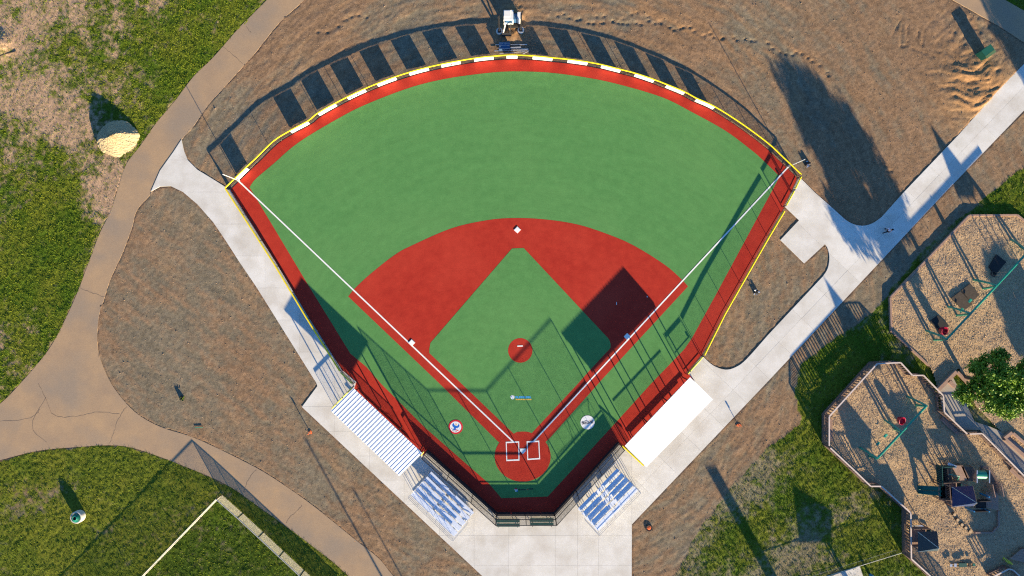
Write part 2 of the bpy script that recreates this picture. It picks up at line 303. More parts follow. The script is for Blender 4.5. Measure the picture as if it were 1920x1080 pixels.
# ------------------------------------------------------------------ terrain sheet
def grass_density(px, py):
    """how grassy the lawn is (0 bare soil, 1 lush) over photo pixels of the ground"""
    X_, Y_ = px / S, py / S
    n1 = fbm(X_ * 0.16, Y_ * 0.16, 11, 5); n2 = fbm(X_ * 0.6, Y_ * 0.6, 21, 4)
    d = np.zeros(px.shape)
    left = inpoly(px, py, [(-400, -300), (640, -300), (560, -60)] + PATH_L[::-1] + [(-400, 950)])
    v = 0.56 + 0 * px
    def blob(cx, cy, rx, ry, amt, ang=0.0):
        c, s_ = math.cos(ang), math.sin(ang); dx = px - cx; dy = py - cy
        u = (dx * c + dy * s_) / rx; w_ = (-dx * s_ + dy * c) / ry
        return amt * np.exp(-(u * u + w_ * w_))
    v = v + blob(80, 530, 170, 260, 0.55) + blob(430, 40, 90, 120, 0.45, 0.8) + blob(300, 190, 40, 120, 0.5, 0.8) + blob(300, 90, 130, 100, 0.18)
    v = v - blob(45, 185, 100, 60, 0.52) - blob(205, 335, 60, 60, 0.75) - blob(10, 75, 40, 40, 0.55) - blob(130, 245, 70, 40, 0.45) - blob(75, 40, 60, 40, 0.20) - blob(195, 385, 32, 40, 0.5)
    v = v + (n1 - 0.5) * 0.75 + (n2 - 0.5) * 0.9
    d = np.where(left, v, d)
    bot = inpoly(px, py, PATH_B[::-1] + [(900, 1400), (-400, 1400), (-400, 900)]) | inpoly(px, py, [(-60, 880), (0, 863), (73, 845), (150, 838), (200, 835), (240, 838), (287, 852), (347, 875), (400, 897), (443, 920), (480, 947), (517, 973), (563, 1007), (623, 1053), (650, 1077), (720, 1140), (720, 1400), (-400, 1400), (-400, 900)])
    d = np.where(bot, 1.0 + (n1 - 0.5) * 0.9 + (n2 - 0.5) * 0.5 - blob(90, 930, 60, 30, 0.55, -0.3) - blob(30, 960, 40, 25, 0.3), d)
    rp = cr([(1190, 1200), (1265, 1080), (1300, 1015), (1335, 962), (1395, 890), (1440, 840), (1500, 795), (1492, 745), (1500, 690), (1560, 640), (1622, 598), (1660, 560), (1690, 520), (1760, 440), (1825, 392), (1845, 372), (1880, 345), (1925, 310), (1990, 250)], 3)
    rgt = inpoly(px, py, rp + [(2600, 250), (2600, 1400), (1190, 1400)])
    stripe = np.sin((px * 0.62 + py * 0.78) / 26 + 2.0 * n1)
    vr = 0.62 + (n1 - 0.5) * 0.9 + (n2 - 0.5) * 0.9 + 0.22 * stripe + blob(1560, 880, 70, 150, 0.6, -0.6) + blob(1900, 350, 90, 60, 0.7) + blob(1600, 700, 90, 90, 0.8) + blob(1720, 1060, 80, 40, 0.5) - blob(1600, 960, 80, 30, 0.25, -0.4)
    d = np.where(rgt, vr, d)
    top = inpoly(px, py, [(1885, 0), (1920, 20), (2100, 110), (2300, -200), (1800, -200), (1840, -40)])
    d = np.where(top, 1.0, d)
    return np.clip(d, 0, 1.2), left, bot, rgt | top

RES = 0.155
nx, ny = int(146 / RES), int(90 / RES)
gx = np.linspace(-73, 73, nx); gy = np.linspace(-47, 43, ny)
WX, WY = np.meshgrid(gx, gy); WX = WX.astype(np.float64); WY = WY.astype(np.float64)
PX = WX * S + 960; PY = 540 - WY * S
# warp the borders a little so that no lawn edge is a ruled line
wob = (fbm(WX * 0.9, WY * 0.9, 31, 3) - 0.5) * 10; wob2 = (fbm(WX * 0.9, WY * 0.9, 41, 3) - 0.5) * 10
gd, mL, mB, mR = grass_density(PX + wob, PY + wob2)
gd = gd + (fbm(WX * 1.7, WY * 1.7, 33, 3) - 0.5) * 0.9 + (fbm(WX * 3.3, WY * 3.3, 36, 2) - 0.5) * 0.8
gd = np.where(mL | mB | mR, gd, 0.0)
gm = sstep(0.12, 0.88, gd)
# raked soil: ridges run round the outfield
rad = np.hypot(WX - 0.5, WY + 3.0); th = np.arctan2(WY + 3.0, WX - 0.5)
st = fbm(rad * 1.6 + fbm(WX * 0.2, WY * 0.2, 51, 2) * 3, th * 14 + 50, 52, 3)
st2 = fbm(rad * 4.2, th * 30 + 70, 57, 2)
u45 = WX * 0.80 - WY * 0.60; v45 = WX * 0.60 + WY * 0.80
stl = fbm(u45 * 0.35, v45 * 1.8, 61, 3)
leftdirt = sstep(620, 520, PX) * sstep(330, 420, PY)
rough = fbm(WX * 1.9, WY * 1.9, 71, 3); big = fbm(WX * 0.10, WY * 0.10, 81, 4); fine = fbm(WX * 4.5, WY * 4.5, 91, 2)
ridge = st * (1 - leftdirt) + stl * leftdirt
soil_z = (ridge - 0.5) * 0.030 + (st2 - 0.5) * 0.022 * (1 - leftdirt) + (rough - 0.5) * 0.018 + (fine - 0.5) * 0.034
grass_z = (fine - 0.5) * 0.10 + (rough - 0.5) * 0.08
Z = -0.045 + soil_z * (1 - gm) + grass_z * gm
# heap of loose soil and scraped ridges round the green utility box, and spoil behind the centre fence
def bl(cx, cy, rx, ry, ang=0.0):
    c, s_ = math.cos(ang), math.sin(ang); dx = PX - cx; dy = PY - cy
    return np.exp(-(((dx * c + dy * s_) / rx) ** 2 + ((-dx * s_ + dy * c) / ry) ** 2))
heap = bl(1828, 162, 66, 60, 0.4)
arcr = np.hypot(PX - 1800, PY - 20)
hr = fbm(arcr / 7 + fbm(WX * 0.5, WY * 0.5, 95, 2) * 2.5, np.arctan2(PY - 20, PX - 1800) * 5 + 9, 97, 3)
Z += heap * (0.36 + (hr - 0.5) * 0.50) + bl(1815, 60, 60, 45) * (fbm(WX * 1.5, WY * 1.5, 99, 2) - 0.5) * 0.28
Z += bl(4, 84, 15, 20) * (0.55 + (fine - 0.5) * 0.3)
spoil = bl(962, 52, 24, 22) + bl(968, 18, 20, 12) * 0.7
Z += spoil * (0.18 + (fbm(WX * 1.6, WY * 1.6, 101, 3) - 0.5) * 0.8)
Z += (bl(1180, 40, 260, 60, 0.35) + bl(720, 60, 240, 70, -0.45)) * (st - 0.5) * 0.06
# digger track marks near the top right
for (ax, ay, bx_, by_) in [(1692, 32, 1673, 68), (1692, 45, 1690, 86), (1702, 48, 1703, 78), (1724, 55, 1720, 72), (1690, 87, 1704, 84), (1733, 60, 1730, 85), (1710, 90, 1750, 106)]:
    dx, dy = bx_ - ax, by_ - ay; L2 = dx * dx + dy * dy
    t = np.clip(((PX - ax) * dx + (PY - ay) * dy) / L2, 0, 1); dist = np.hypot(PX - ax - t * dx, PY - ay - t * dy)
    Z -= 0.085 * np.exp(-(dist / 1.9) ** 2) * np.clip(2.2 * fine - 0.5, 0, 1.2)
under = np.zeros(PX.shape, bool)
for pl in (PATH, PATH2, WALK, FIELD): under |= inpoly(PX, PY, pl)
Z = np.where(under, -0.12, Z)
for pl in (PLAY_LG, PLAY_UG): Z = np.where(inpoly(PX, PY, pl), -0.1, Z)
st3 = fbm(rad * 2.6 + fbm(WX * 0.3, WY * 0.3, 151, 2) * 1.5, th * 22 + 11, 153, 3)
Z += np.where(under | (gm > 0.3), 0, (st3 - 0.5) * 0.04 * (1 - leftdirt))
fr = np.random.default_rng(12)
for (ax, ay, bx_, by_, n_) in [(1045, 27, 1430, 76, 34), (1440, 80, 1570, 140, 12), (1618, 303, 1680, 318, 8), (1120, 30, 1250, 35, 8), (600, 60, 700, 20, 7)]:
    for i_ in range(n_):
        f_ = (i_ + fr.uniform(-0.3, 0.3)) / n_; cx_ = ax + (bx_ - ax) * f_ + fr.normal(0, 2); cy_ = ay + (by_ - ay) * f_ + fr.normal(0, 3) + 6 * math.sin(f_ * 9)
        ci = int((X(cx_) + 73) / 146 * (nx - 1)); ri = int((Y(cy_) + 47) / 90 * (ny - 1)); sl = (slice(max(0, ri - 3), ri + 4), slice(max(0, ci - 3), ci + 4))
        Z[sl] -= 0.11 * np.exp(-(((PX[sl] - cx_) / 3.2) ** 2 + ((PY[sl] - cy_) / 2.0) ** 2))
hard = np.zeros(PX.shape)
for pl in (PATH, WALK, FIELD): hard = np.maximum(hard, inpoly(PX, PY, pl).astype(float))
for i_ in range(5): hard = (hard + np.roll(hard, 1, 0) + np.roll(hard, -1, 0) + np.roll(hard, 1, 1) + np.roll(hard, -1, 1)) / 5
rim = np.clip(hard * 3.0, 0, 1) * sstep(0.35, 0.6, fbm(WX * 0.7, WY * 0.7, 161, 3))
# earth trodden over the edges of the tan path
spill = inpoly(PX, PY, PATH) & ~inpoly(PX + wob * 1.3, PY + wob2 * 1.3, PATH)
Z = np.where(spill, -0.028 + (fine - 0.5) * 0.05, Z)
# soil colour: red-brown earth showing through grey-green straw mulch
c_red = np.array((0.222, 0.140, 0.082)); c_mul = np.array((0.178, 0.148, 0.102)); c_lgt = np.array((0.262, 0.178, 0.104)); c_bare = np.array((0.385, 0.255, 0.16)); c_org = np.array((0.33, 0.185, 0.085))
k1 = sstep(0.36, 0.64, big * 0.55 + ridge * 0.35 + rough * 0.22 - 0.04)[..., None]
soil = c_mul * (1 - k1) + c_red * k1
k2 = sstep(0.56, 0.78, fbm(WX * 0.25 + 30, WY * 0.25, 111, 4) * 0.6 + st * 0.4)[..., None]
soil = soil * (1 - 0.75 * k2) + c_lgt * 0.75 * k2
soil *= (0.80 + 0.40 * st3 * (1 - leftdirt) + 0.40 * stl * leftdirt)[..., None]
rm = (0.6 * rim)[..., None]; soil = soil * (1 - rm) + np.array((0.25, 0.145, 0.08)) * rm
k3 = np.clip(heap * 1.3 + spoil * 1.2 + 0.35 * bl(1290, 50, 330, 45, 0.35) * sstep(0.45, 0.62, st), 0, 1)[..., None]
soil = soil * (1 - k3) + c_org * k3
kb = (mL.astype(float) * sstep(0.9, 0.3, gd))[..., None]
soil = soil * (1 - kb) + c_bare * kb
dry = mR.astype(float)[..., None] * 0.7
soil = soil * (1 - dry) + np.array((0.215, 0.195, 0.110)) * dry
# red edge of bare earth just outside the fence
gn = fbm(WX * 0.35, WY * 0.35, 121, 4)[..., None]
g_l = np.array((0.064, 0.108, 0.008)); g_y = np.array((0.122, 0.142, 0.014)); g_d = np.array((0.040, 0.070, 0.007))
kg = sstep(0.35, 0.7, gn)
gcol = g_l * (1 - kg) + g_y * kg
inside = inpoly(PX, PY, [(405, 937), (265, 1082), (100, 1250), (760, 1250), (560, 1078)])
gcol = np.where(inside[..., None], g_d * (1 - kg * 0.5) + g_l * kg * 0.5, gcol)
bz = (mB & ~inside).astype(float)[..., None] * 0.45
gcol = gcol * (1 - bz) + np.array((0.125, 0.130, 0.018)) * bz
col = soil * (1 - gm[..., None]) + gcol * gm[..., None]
spk = vnoise(WX * 5.3, WY * 5.3, 133)
col *= (0.62 + 0.40 * fbm(WX * 2.5, WY * 2.5, 131, 3) + 0.36 * spk)[..., None]
def grid_mesh(name, vx, vy, vz, colr, m):
    r, c = vx.shape
    co = np.stack([vx, vy, vz], -1).reshape(-1, 3).astype(np.float32)
    i = np.arange(r * c).reshape(r, c)
    q = np.stack([i[:-1, :-1], i[:-1, 1:], i[1:, 1:], i[1:, :-1]], -1).reshape(-1)
    me = bpy.data.meshes.new(name); me.vertices.add(r * c); me.vertices.foreach_set('co', co.ravel())
    nf = q.size // 4; me.loops.add(q.size); me.loops.foreach_set('vertex_index', q.astype(np.int32))
    me.polygons.add(nf); me.polygons.foreach_set('loop_start', np.arange(0, q.size, 4, dtype=np.int32))
    me.update(calc_edges=True)
    if colr is not None:
        at = me.attributes.new('albedo', 'FLOAT_COLOR', 'POINT')
        at.data.foreach_set('color', np.concatenate([colr.reshape(-1, 3), np.ones((r * c, 1))], 1).astype(np.float32).ravel())
    me.polygons.foreach_set('use_smooth', np.ones(nf, bool))
    me.materials.append(MATS[m])
    o = bpy.data.objects.new(name, me); COL.objects.link(o); ORG[o.name] = Vector((0, 0, 0)); return o
struct(grid_mesh('ground', WX, WY, Z, col, 'terrain'))
mb = MB(); mb.face([(-1500, -1500, -0.3), (1500, -1500, -0.3), (1500, 1500, -0.3), (-1500, 1500, -0.3)]); struct(mb.build('far_ground', 'far_ground'))

def tri_cloud(name, V, m):
    n = len(V); me = bpy.data.meshes.new(name); me.vertices.add(n * 3); me.vertices.foreach_set('co', V.astype(np.float32).ravel())
    me.loops.add(n * 3); me.loops.foreach_set('vertex_index', np.arange(n * 3, dtype=np.int32)); me.polygons.add(n)
    me.polygons.foreach_set('loop_start', np.arange(0, n * 3, 3, dtype=np.int32)); me.update(calc_edges=True)
    me.materials.append(MATS[m]); o = bpy.data.objects.new(name, me); COL.objects.link(o); ORG[o.name] = Vector((0, 0, 0)); return o
# grass tufts
def tufts(name, mask_fn, n, m, hmin, hmax, label, wid=0.035):
    x = rng.uniform(-66, 66, n); y = rng.uniform(-40, 36, n)
    ix = np.clip(((x + 73) / 146 * (nx - 1)).astype(int), 0, nx - 1); iy = np.clip(((y + 47) / 90 * (ny - 1)).astype(int), 0, ny - 1)
    k = mask_fn(ix, iy) & ~under[iy, ix]
    px_, py_ = x * S + 960, 540 - y * S
    for pl in (PLAY_LG, PLAY_UG): k &= ~inpoly(px_, py_, pl)
    x, y, z = x[k], y[k], Z[iy[k], ix[k]]; n = len(x)
    x = np.repeat(x, 3); y = np.repeat(y, 3); z = np.repeat(z, 3); n3 = n * 3
    x = x + rng.normal(0, 0.05, n3); y = y + rng.normal(0, 0.05, n3)
    a = rng.uniform(0, 2 * np.pi, n3); h = rng.uniform(hmin, hmax, n3); ln = rng.uniform(0.4, 1.3, n3) * h; b = a + np.pi / 2 + rng.normal(0, 0.5, n3); wd = rng.uniform(0.5, 1.3, n3) * wid
    V = np.stack([np.stack([x - np.cos(b) * wd, y - np.sin(b) * wd, z - 0.02], -1), np.stack([x + np.cos(b) * wd, y + np.sin(b) * wd, z - 0.02], -1), np.stack([x + np.cos(a) * ln, y + np.sin(a) * ln, z + h], -1)], 1)
    o = stuff(tri_cloud(name, V, m)); tag(o, label, 'grass'); return o
lawn_r = rng.random((ny, nx))
tufts('grass', lambda ix, iy: mL[iy, ix] & (lawn_r[iy, ix] < 0.05 + gm[iy, ix]), 420000, 'grass_blade', 0.05, 0.13, 'rough green grass on the lawn left of the tan path')
tufts('grass', lambda ix, iy: mB[iy, ix] & (lawn_r[iy, ix] < gm[iy, ix]), 330000, 'grass_blade', 0.04, 0.11, 'yellow-green mown grass around the litter bin below the path')
tufts('grass', lambda ix, iy: mR[iy, ix] & (lawn_r[iy, ix] < 0.08 + gm[iy, ix] * 0.80), 420000, 'grass_blade', 0.05, 0.13, 'patchy new grass on the slope beside the playground')
tufts('dry_grass', lambda ix, iy: mL[iy, ix] & (gm[iy, ix] < 0.93) & (lawn_r[iy, ix] > gm[iy, ix] * 0.7), 190000, 'grass_dry', 0.03, 0.08, 'straw-coloured dry grass on the patchy lawn at the upper left')
tufts('dry_grass', lambda ix, iy: mR[iy, ix] & (lawn_r[iy, ix] > gm[iy, ix] * 0.75), 330000, 'grass_dry', 0.03, 0.09, 'pale dry straw between the new grass beside the playground')
# loose clods on the bare earth
n = 210000; x = rng.uniform(-62, 62, n); y = rng.uniform(-36, 35, n)
ix = ((x + 73) / 146 * (nx - 1)).astype(int); iy = ((y + 47) / 90 * (ny - 1)).astype(int)
k = (~under[iy, ix]) & (gm[iy, ix] < 0.4) & (rng.random(n) < 0.42 + 1.2 * np.clip(heap + spoil, 0, 1)[iy, ix] + 0.5 * (rough[iy, ix] > 0.58))
px_, py_ = x * S + 960, 540 - y * S
for pl in (PLAY_LG, PLAY_UG): k &= ~inpoly(px_, py_, pl)
x, y, z = x[k], y[k], Z[iy[k], ix[k]]; n = len(x); r = rng.gamma(1.3, 0.010, n) + 0.012
P = []
a0 = rng.uniform(0, 6.28, n)
ring = [np.stack([x + np.cos(a0 + i * 2 * np.pi / 5) * r * rng.uniform(0.6, 1.3, n), y + np.sin(a0 + i * 2 * np.pi / 5) * r * rng.uniform(0.6, 1.3, n), z - 0.01], -1) for i in range(5)]
apx = np.stack([x, y, z + r * rng.uniform(0.5, 1.1, n)], -1)
V = np.concatenate([np.stack([ring[i], ring[(i + 1) % 5], apx], 1) for i in range(5)], 0)
tag(stuff(tri_cloud('soil_clods', V, 'clod')), 'loose clods of earth scattered over the bare raked soil', 'soil')

# ------------------------------------------------------------------ paths and concrete
path = struct(sheet('path', PATH, -0.024, 'asphalt', depth=0.2))
struct(sheet('road', PATH2, 0.0, 'asphalt', depth=0.2))
def crack(px, wpx=1.0, parent=path, z=-0.020):
    pts = cr(px, 5); pts = [(a + random.uniform(-1.1, 1.1), b + random.uniform(-1.1, 1.1)) for a, b in pts]
    mb = MB(); P = [Vector(p) for p in pts]
    for i in range(len(P) - 1):
        d = (P[i + 1] - P[i]).normalized(); nn = Vector((-d.y, d.x)) * wpx / 2 * random.uniform(0.5, 1.2)
        q = [P[i] + nn, P[i] - nn, P[i + 1] - nn, P[i + 1] + nn]
        mb.face([(X(a.x), Y(a.y), z) for a in q])
    return mb.build('crack', 'crack', parent)
for c_ in [[(147, 540), (165, 546), (180, 552), (196, 557)], [(237, 762), (225, 780), (217, 795), (213, 812), (205, 834)], [(0, 789), (40, 787), (62, 782), (75, 768)], [(72, 720), (85, 745), (97, 775), (120, 782), (150, 779), (185, 772), (225, 777)], [(481, 880), (470, 893), (463, 905), (455, 925)], [(566, 948), (552, 962), (545, 968), (536, 982)], [(418, 88), (435, 100), (455, 120)], [(462, 50), (470, 62)], [(85, 745), (60, 800), (88, 830)]]:
    crack(c_, 0.8)
# concrete walk: cut into slabs along its joints
wk = struct(sheet('concrete_walk', WALK, -0.035, 'joint', depth=0.15))
def slabs(poly, side, lines, zt=0.018, parent=wk, name='slab'):
    bm = bmesh.new(); vs = [bm.verts.new((X(a), Y(b), 0)) for a, b in poly]; bm.faces.new(vs)
    def cut(p, nrm, **kw):
        bmesh.ops.bisect_plane(bm, geom=bm.verts[:] + bm.edges[:] + bm.faces[:], plane_co=(X(p[0]), Y(p[1]), 0), plane_no=(nrm[0], -nrm[1], 0), **kw)
    for p, nrm, kw in side: cut(p, nrm, **kw)
    for p, nrm in lines: cut(p, nrm)
    bmesh.ops.recalc_face_normals(bm, faces=bm.faces)
    res = bmesh.ops.inset_individual(bm, faces=bm.faces[:], thickness=0.006, use_even_offset=True)
    bmesh.ops.delete(bm, geom=res['faces'], context='FACES')
    for f in bm.faces:
        if f.calc_area() < 0.05: continue
        pts = [(v.co.x, v.co.y) for v in f.verts]
        if sum(pts[i][0] * pts[(i + 1) % len(pts)][1] - pts[(i + 1) % len(pts)][0] * pts[i][1] for i in range(len(pts))) < 0: pts = pts[::-1]
        m_ = MB(); m_.prism(pts, -0.12, zt + random.uniform(-0.003, 0.003)); m_.build(name, 'concrete', parent)
    bm.free()
LX = [((x_, 0), (1, 0)) for x_ in (497, 562, 627, 693, 758, 824, 889, 954, 1041, 1083, 1122)] + [((0, y_), (0, 1)) for y_ in (300, 360, 420, 480, 540, 600, 660, 718, 762, 809, 855, 900, 946, 1004, 1060, 1115, 1170)]
slabs(WALK, [((1184.5, 0), (1, 0), dict(clear_outer=True))], LX)
dv = Vector((0.692, -0.722)); nv = Vector((0.722, 0.692))
RX = [((1186 + dv.x * i * 62, 980 + dv.y * i * 62), (dv.x, dv.y)) for i in range(1, 19)] + [((1270, 840), (nv.x, nv.y))]
slabs(WALK, [((1184.5, 0), (1, 0), dict(clear_inner=True))], RX)

# ------------------------------------------------------------------ rubber field surface
struct(sheet('warning_track', FIELD, 0.000, 'red_turf', depth=0.1))
struct(sheet('outfield_turf', GREEN, 0.005, 'green_turf'))
struct(sheet('infield_skin', SKIN, 0.010, 'red_turf'))
struct(sheet('home_plate_circle', ell(980, 856, 52.5, 47), 0.014, 'red_turf'))
struct(sheet('infield_turf', INFIELD, 0.018, 'green_turf'))
struct(sheet('pitcher_circle', ell(975.5, 657, 22.8, 23), 0.022, 'red_turf'))
struct(sheet('foul_line', ribbon([(447, 339), (963, 829)], 2.5), 0.024, 'line_paint'))
struct(sheet('foul_line', ribbon([(1478, 313), (1000, 828)], 2.5), 0.024, 'line_paint'))
def frame_sheet(name, c, wpx, z):
    mb = MB(); C = [Vector(p) for p in c]; m_ = sum(C, Vector((0, 0))) / 4
    I = [p + (m_ - p).normalized() * wpx * 1.4 for p in C]
    for i in range(4):
        j = (i + 1) % 4; q = [C[i], C[j], I[j], I[i]]; pts = [(X(p.x), Y(p.y), z) for p in q]
        mb.face(pts[::-1])
    return struct(mb.build(name, 'line_paint'))
frame_sheet('batter_box', [(948.3, 828.3), (973.4, 827.3), (974, 863.5), (949.4, 864.5)], 2.2, 0.0275)
frame_sheet('batter_box', [(987.4, 827.2), (1011, 826), (1012.7, 861), (988.8, 862.6)], 2.2, 0.0275)
def base(px, r, label):
    mb = MB(); pts = [(px[0] + r * math.cos(a + 0.78 - 0.80), px[1] + r * math.sin(a + 0.78 - 0.80)) for a in (0, math.pi / 2, math.pi, math.pi * 1.5)]
    P = [(X(a), Y(b)) for a, b in pts][::-1]; cx = sum(p[0] for p in P) / 4; cy = sum(p[1] for p in P) / 4
    mb.prism(P, 0.0, 0.06); mb.prism([(cx + (a - cx) * 0.86, cy + (b - cy) * 0.86) for a, b in P], 0.05, 0.075)
    return tag(mb.build('base', 'line_paint'), label, 'base', 'bases of the diamond')
base((970, 431), 6.6, 'white second base on the red rubber above the infield')
base((772, 642.5), 6.6, 'white third base beside the left foul line')
base((1176, 631), 6.6, 'white first base in the shade of the right dugout')
tag(sheet('home_plate', [(975, 841), (985.6, 841), (985.6, 846), (980.5, 851.3), (975.2, 846)], 0.04, 'line_paint', depth=0.05), 'white five-sided home plate between the batter boxes', 'home plate')
tag(sheet('pitching_rubber', ribbon([(970, 649), (980.3, 648.6)], 2.2), 0.045, 'line_paint', depth=0.04), 'white pitching rubber on the small red circle', 'pitching rubber')
struct(sheet('paint_mark', ribbon([(1156, 566.5), (1156, 571.5)], 1.0), 0.0155, 'line_paint'))
struct(sheet('paint_mark', ribbon([(1213, 555), (1213.6, 557.5)], 1.2), 0.0155, 'line_paint'))

# logos printed on the turf
def flat(px, z, m, parent, name):
    return sheet(name, px, z, m, parent)
lg = thing('eagle_emblem', 'round red-ringed emblem with a blue eagle left of home plate', 'emblem', (X(854.5), Y(800.5), 0.02))
flat(ell(854.5, 800.5, 13.4, 13.4), 0.024, 'logo_red', lg, 'ring')
flat(ell(854.3, 800.5, 10.6, 10.4), 0.028, 'line_paint', lg, 'disc')
E = lambda pts: [(830 + a / 27, 780 + b / 27) for a, b in pts]
flat(E([(560, 350), (500, 400), (483, 450), (500, 520), (560, 580), (580, 640), (520, 640), (500, 655), (560, 720), (650, 730), (680, 690), (665, 650), (690, 610), (790, 590), (845, 530), (858, 480), (835, 420), (800, 380), (800, 440), (760, 480), (730, 515), (690, 490), (640, 480), (600, 460), (580, 400)]), 0.032, 'logo_blue', lg, 'eagle')
flat(E([(600, 690), (690, 685), (800, 715), (810, 748), (780, 750), (650, 722)]), 0.036, 'logo_red', lg, 'ribbon')
flat(E([(650, 400), (700, 395), (725, 440), (690, 470), (655, 450)]), 0.036, 'logo_orange', lg, 'eagle_head')
for a, b in [(440, 635), (470, 700), (500, 735), (545, 765), (625, 790), (680, 785)]:
    flat(E([(a, b - 14), (a + 42, b - 2), (a + 42, b + 18), (a, b + 8)]), 0.032, 'logo_black', lg, 'lettering')
lg = thing('festival_emblem', 'round white emblem lettered festival right of home plate', 'emblem', (X(1101.5), Y(792), 0.02))
flat(ell(1101.7, 792, 13.2, 13.1), 0.024, 'line_paint', lg, 'disc')
cu = bpy.data.curves.new('lettering', 'FONT'); cu.body = 'festival'; cu.size = 0.52; cu.align_x = 'CENTER'; cu.align_y = 'CENTER'; cu.offset = 0.012
tmp = bpy.data.objects.new('lettering_source', cu); COL.objects.link(tmp)
dg = bpy.context.evaluated_depsgraph_get(); me = bpy.data.meshes.new_from_object(tmp.evaluated_get(dg)); bpy.data.objects.remove(tmp)
me.materials.clear(); me.materials.append(MATS['logo_black'])
xs = [v.co.x for v in me.vertices]; wdt = max(xs) - min(xs)
for v in me.vertices: v.co.x *= 1.36 / wdt; v.co.y *= 1.05
t_ = bpy.data.objects.new('lettering', me); COL.objects.link(t_); t_.parent = lg; t_.location = (0, 0, 0.008); t_.rotation_euler = (0, 0, 0.12); ORG[t_.name] = Vector((0, 0, 0))
F = lambda pts: [(1080 + a / 30.9, 775 + b / 30.9) for a, b in pts]
flat(F([(360, 520), (450, 455), (560, 410), (650, 400), (640, 425), (540, 455), (450, 490)]), 0.0285, 'logo_black', lg, 'swoosh')
flat(F([(760, 400), (800, 380), (830, 430), (950, 370), (940, 395), (820, 455)]), 0.0285, 'logo_orange', lg, 'swoosh')
lg = thing('sponsor_mark', 'small blue and orange lettered mark on the infield turf', 'emblem', (X(977), Y(745), 0.022))
flat([(957, 744), (958, 742), (961, 741.2), (964, 742), (965, 744.5), (964, 747), (961, 749), (958.3, 747.5)], 0.024, 'line_paint', lg, 'ball')
flat([(957.5, 743), (960, 743.2), (960.5, 745), (958.5, 744.5)], 0.028, 'logo_blue', lg, 'ball_patch'); flat([(962.5, 743.8), (964.3, 743.5), (963.8, 745.2)], 0.028, 'logo_blue', lg, 'ball_patch'); flat([(960, 746), (961.8, 746), (961.4, 748.3)], 0.028, 'logo_sky', lg, 'ball_patch')
xx = 966.5
for w_, kind in [(2.6, 0), (2.8, 1), (3.2, 2), (3.0, 0), (3.0, 2), (2.4, 1), (3.0, 0), (2.8, 2), (2.8, 1)]:
    flat([(xx, 742.6), (xx + w_ * 0.45, 742.6), (xx + w_ * 0.45, 746.8), (xx, 746.8)], 0.024, 'logo_sky', lg, 'letter')
    if kind != 1: flat([(xx + w_ * 0.45, 742.8), (xx + w_, 743.2), (xx + w_, 746.4), (xx + w_ * 0.62, 746.6), (xx + w_ * 0.62, 744.2), (xx + w_ * 0.45, 744.2)], 0.0245, 'logo_sky', lg, 'letter')
    else: flat([(xx + w_ * 0.45, 745.4), (xx + w_, 745.6), (xx + w_, 746.8), (xx + w_ * 0.45, 746.8)], 0.0245, 'logo_sky', lg, 'letter')
    xx += w_ + 0.5
xx = 967
for w_ in (2.4, 3.0, 1.8, 3.6, 2.6, 3.2, 2.2, 3.8, 2.6):
    flat([(xx, 748.2), (xx + w_, 748), (xx + w_, 749.9), (xx, 750)], 0.024, 'logo_orange', lg, 'letter'); xx += w_ + 0.5
lg = thing('league_mark', 'small red white and blue batter mark with dark lettering behind home plate', 'emblem', (X(967), Y(918), 0.008))
flat([(964.5, 917), (966, 915.2), (968.5, 915.2), (970.5, 917.2), (969.5, 919), (966, 919)], 0.009, 'logo_red', lg, 'cap')
flat([(964.5, 917.4), (967, 918), (970.5, 917.6), (970.6, 919.4), (968.4, 919.4), (968.2, 922), (966, 922), (966.6, 919.6), (964.6, 918.6)], 0.0125, 'line_paint', lg, 'batter')
flat([(969, 919.8), (971, 919.6), (970, 922.2), (968.6, 922.2)], 0.0125, 'logo_blue', lg, 'shade')
xx = 972
for w_, h_ in [(2.4, 2.6), (1.0, 2.2), (1.6, 1.6), (1.8, 1.6), (1.5, 1.6), (1.0, 2.4), (1.6, 1.6)]:
    flat([(xx, 918 - h_ / 2), (xx + w_, 918 - h_ / 2), (xx + w_, 919.2), (xx, 919.2)], 0.009, 'logo_black', lg, 'letter'); xx += w_ + 0.45
flat(ell(989.4, 917.8, 1.1, 1.1, 10), 0.009, 'logo_red', lg, 'dot')
xx = 991.4
for w_ in (1.0, 1.5, 1.0, 1.5, 1.2): flat([(xx, 915.6), (xx + w_, 915.6), (xx + w_, 917.9), (xx, 917.9)], 0.009, 'logo_black', lg, 'letter'); xx += w_ + 0.4

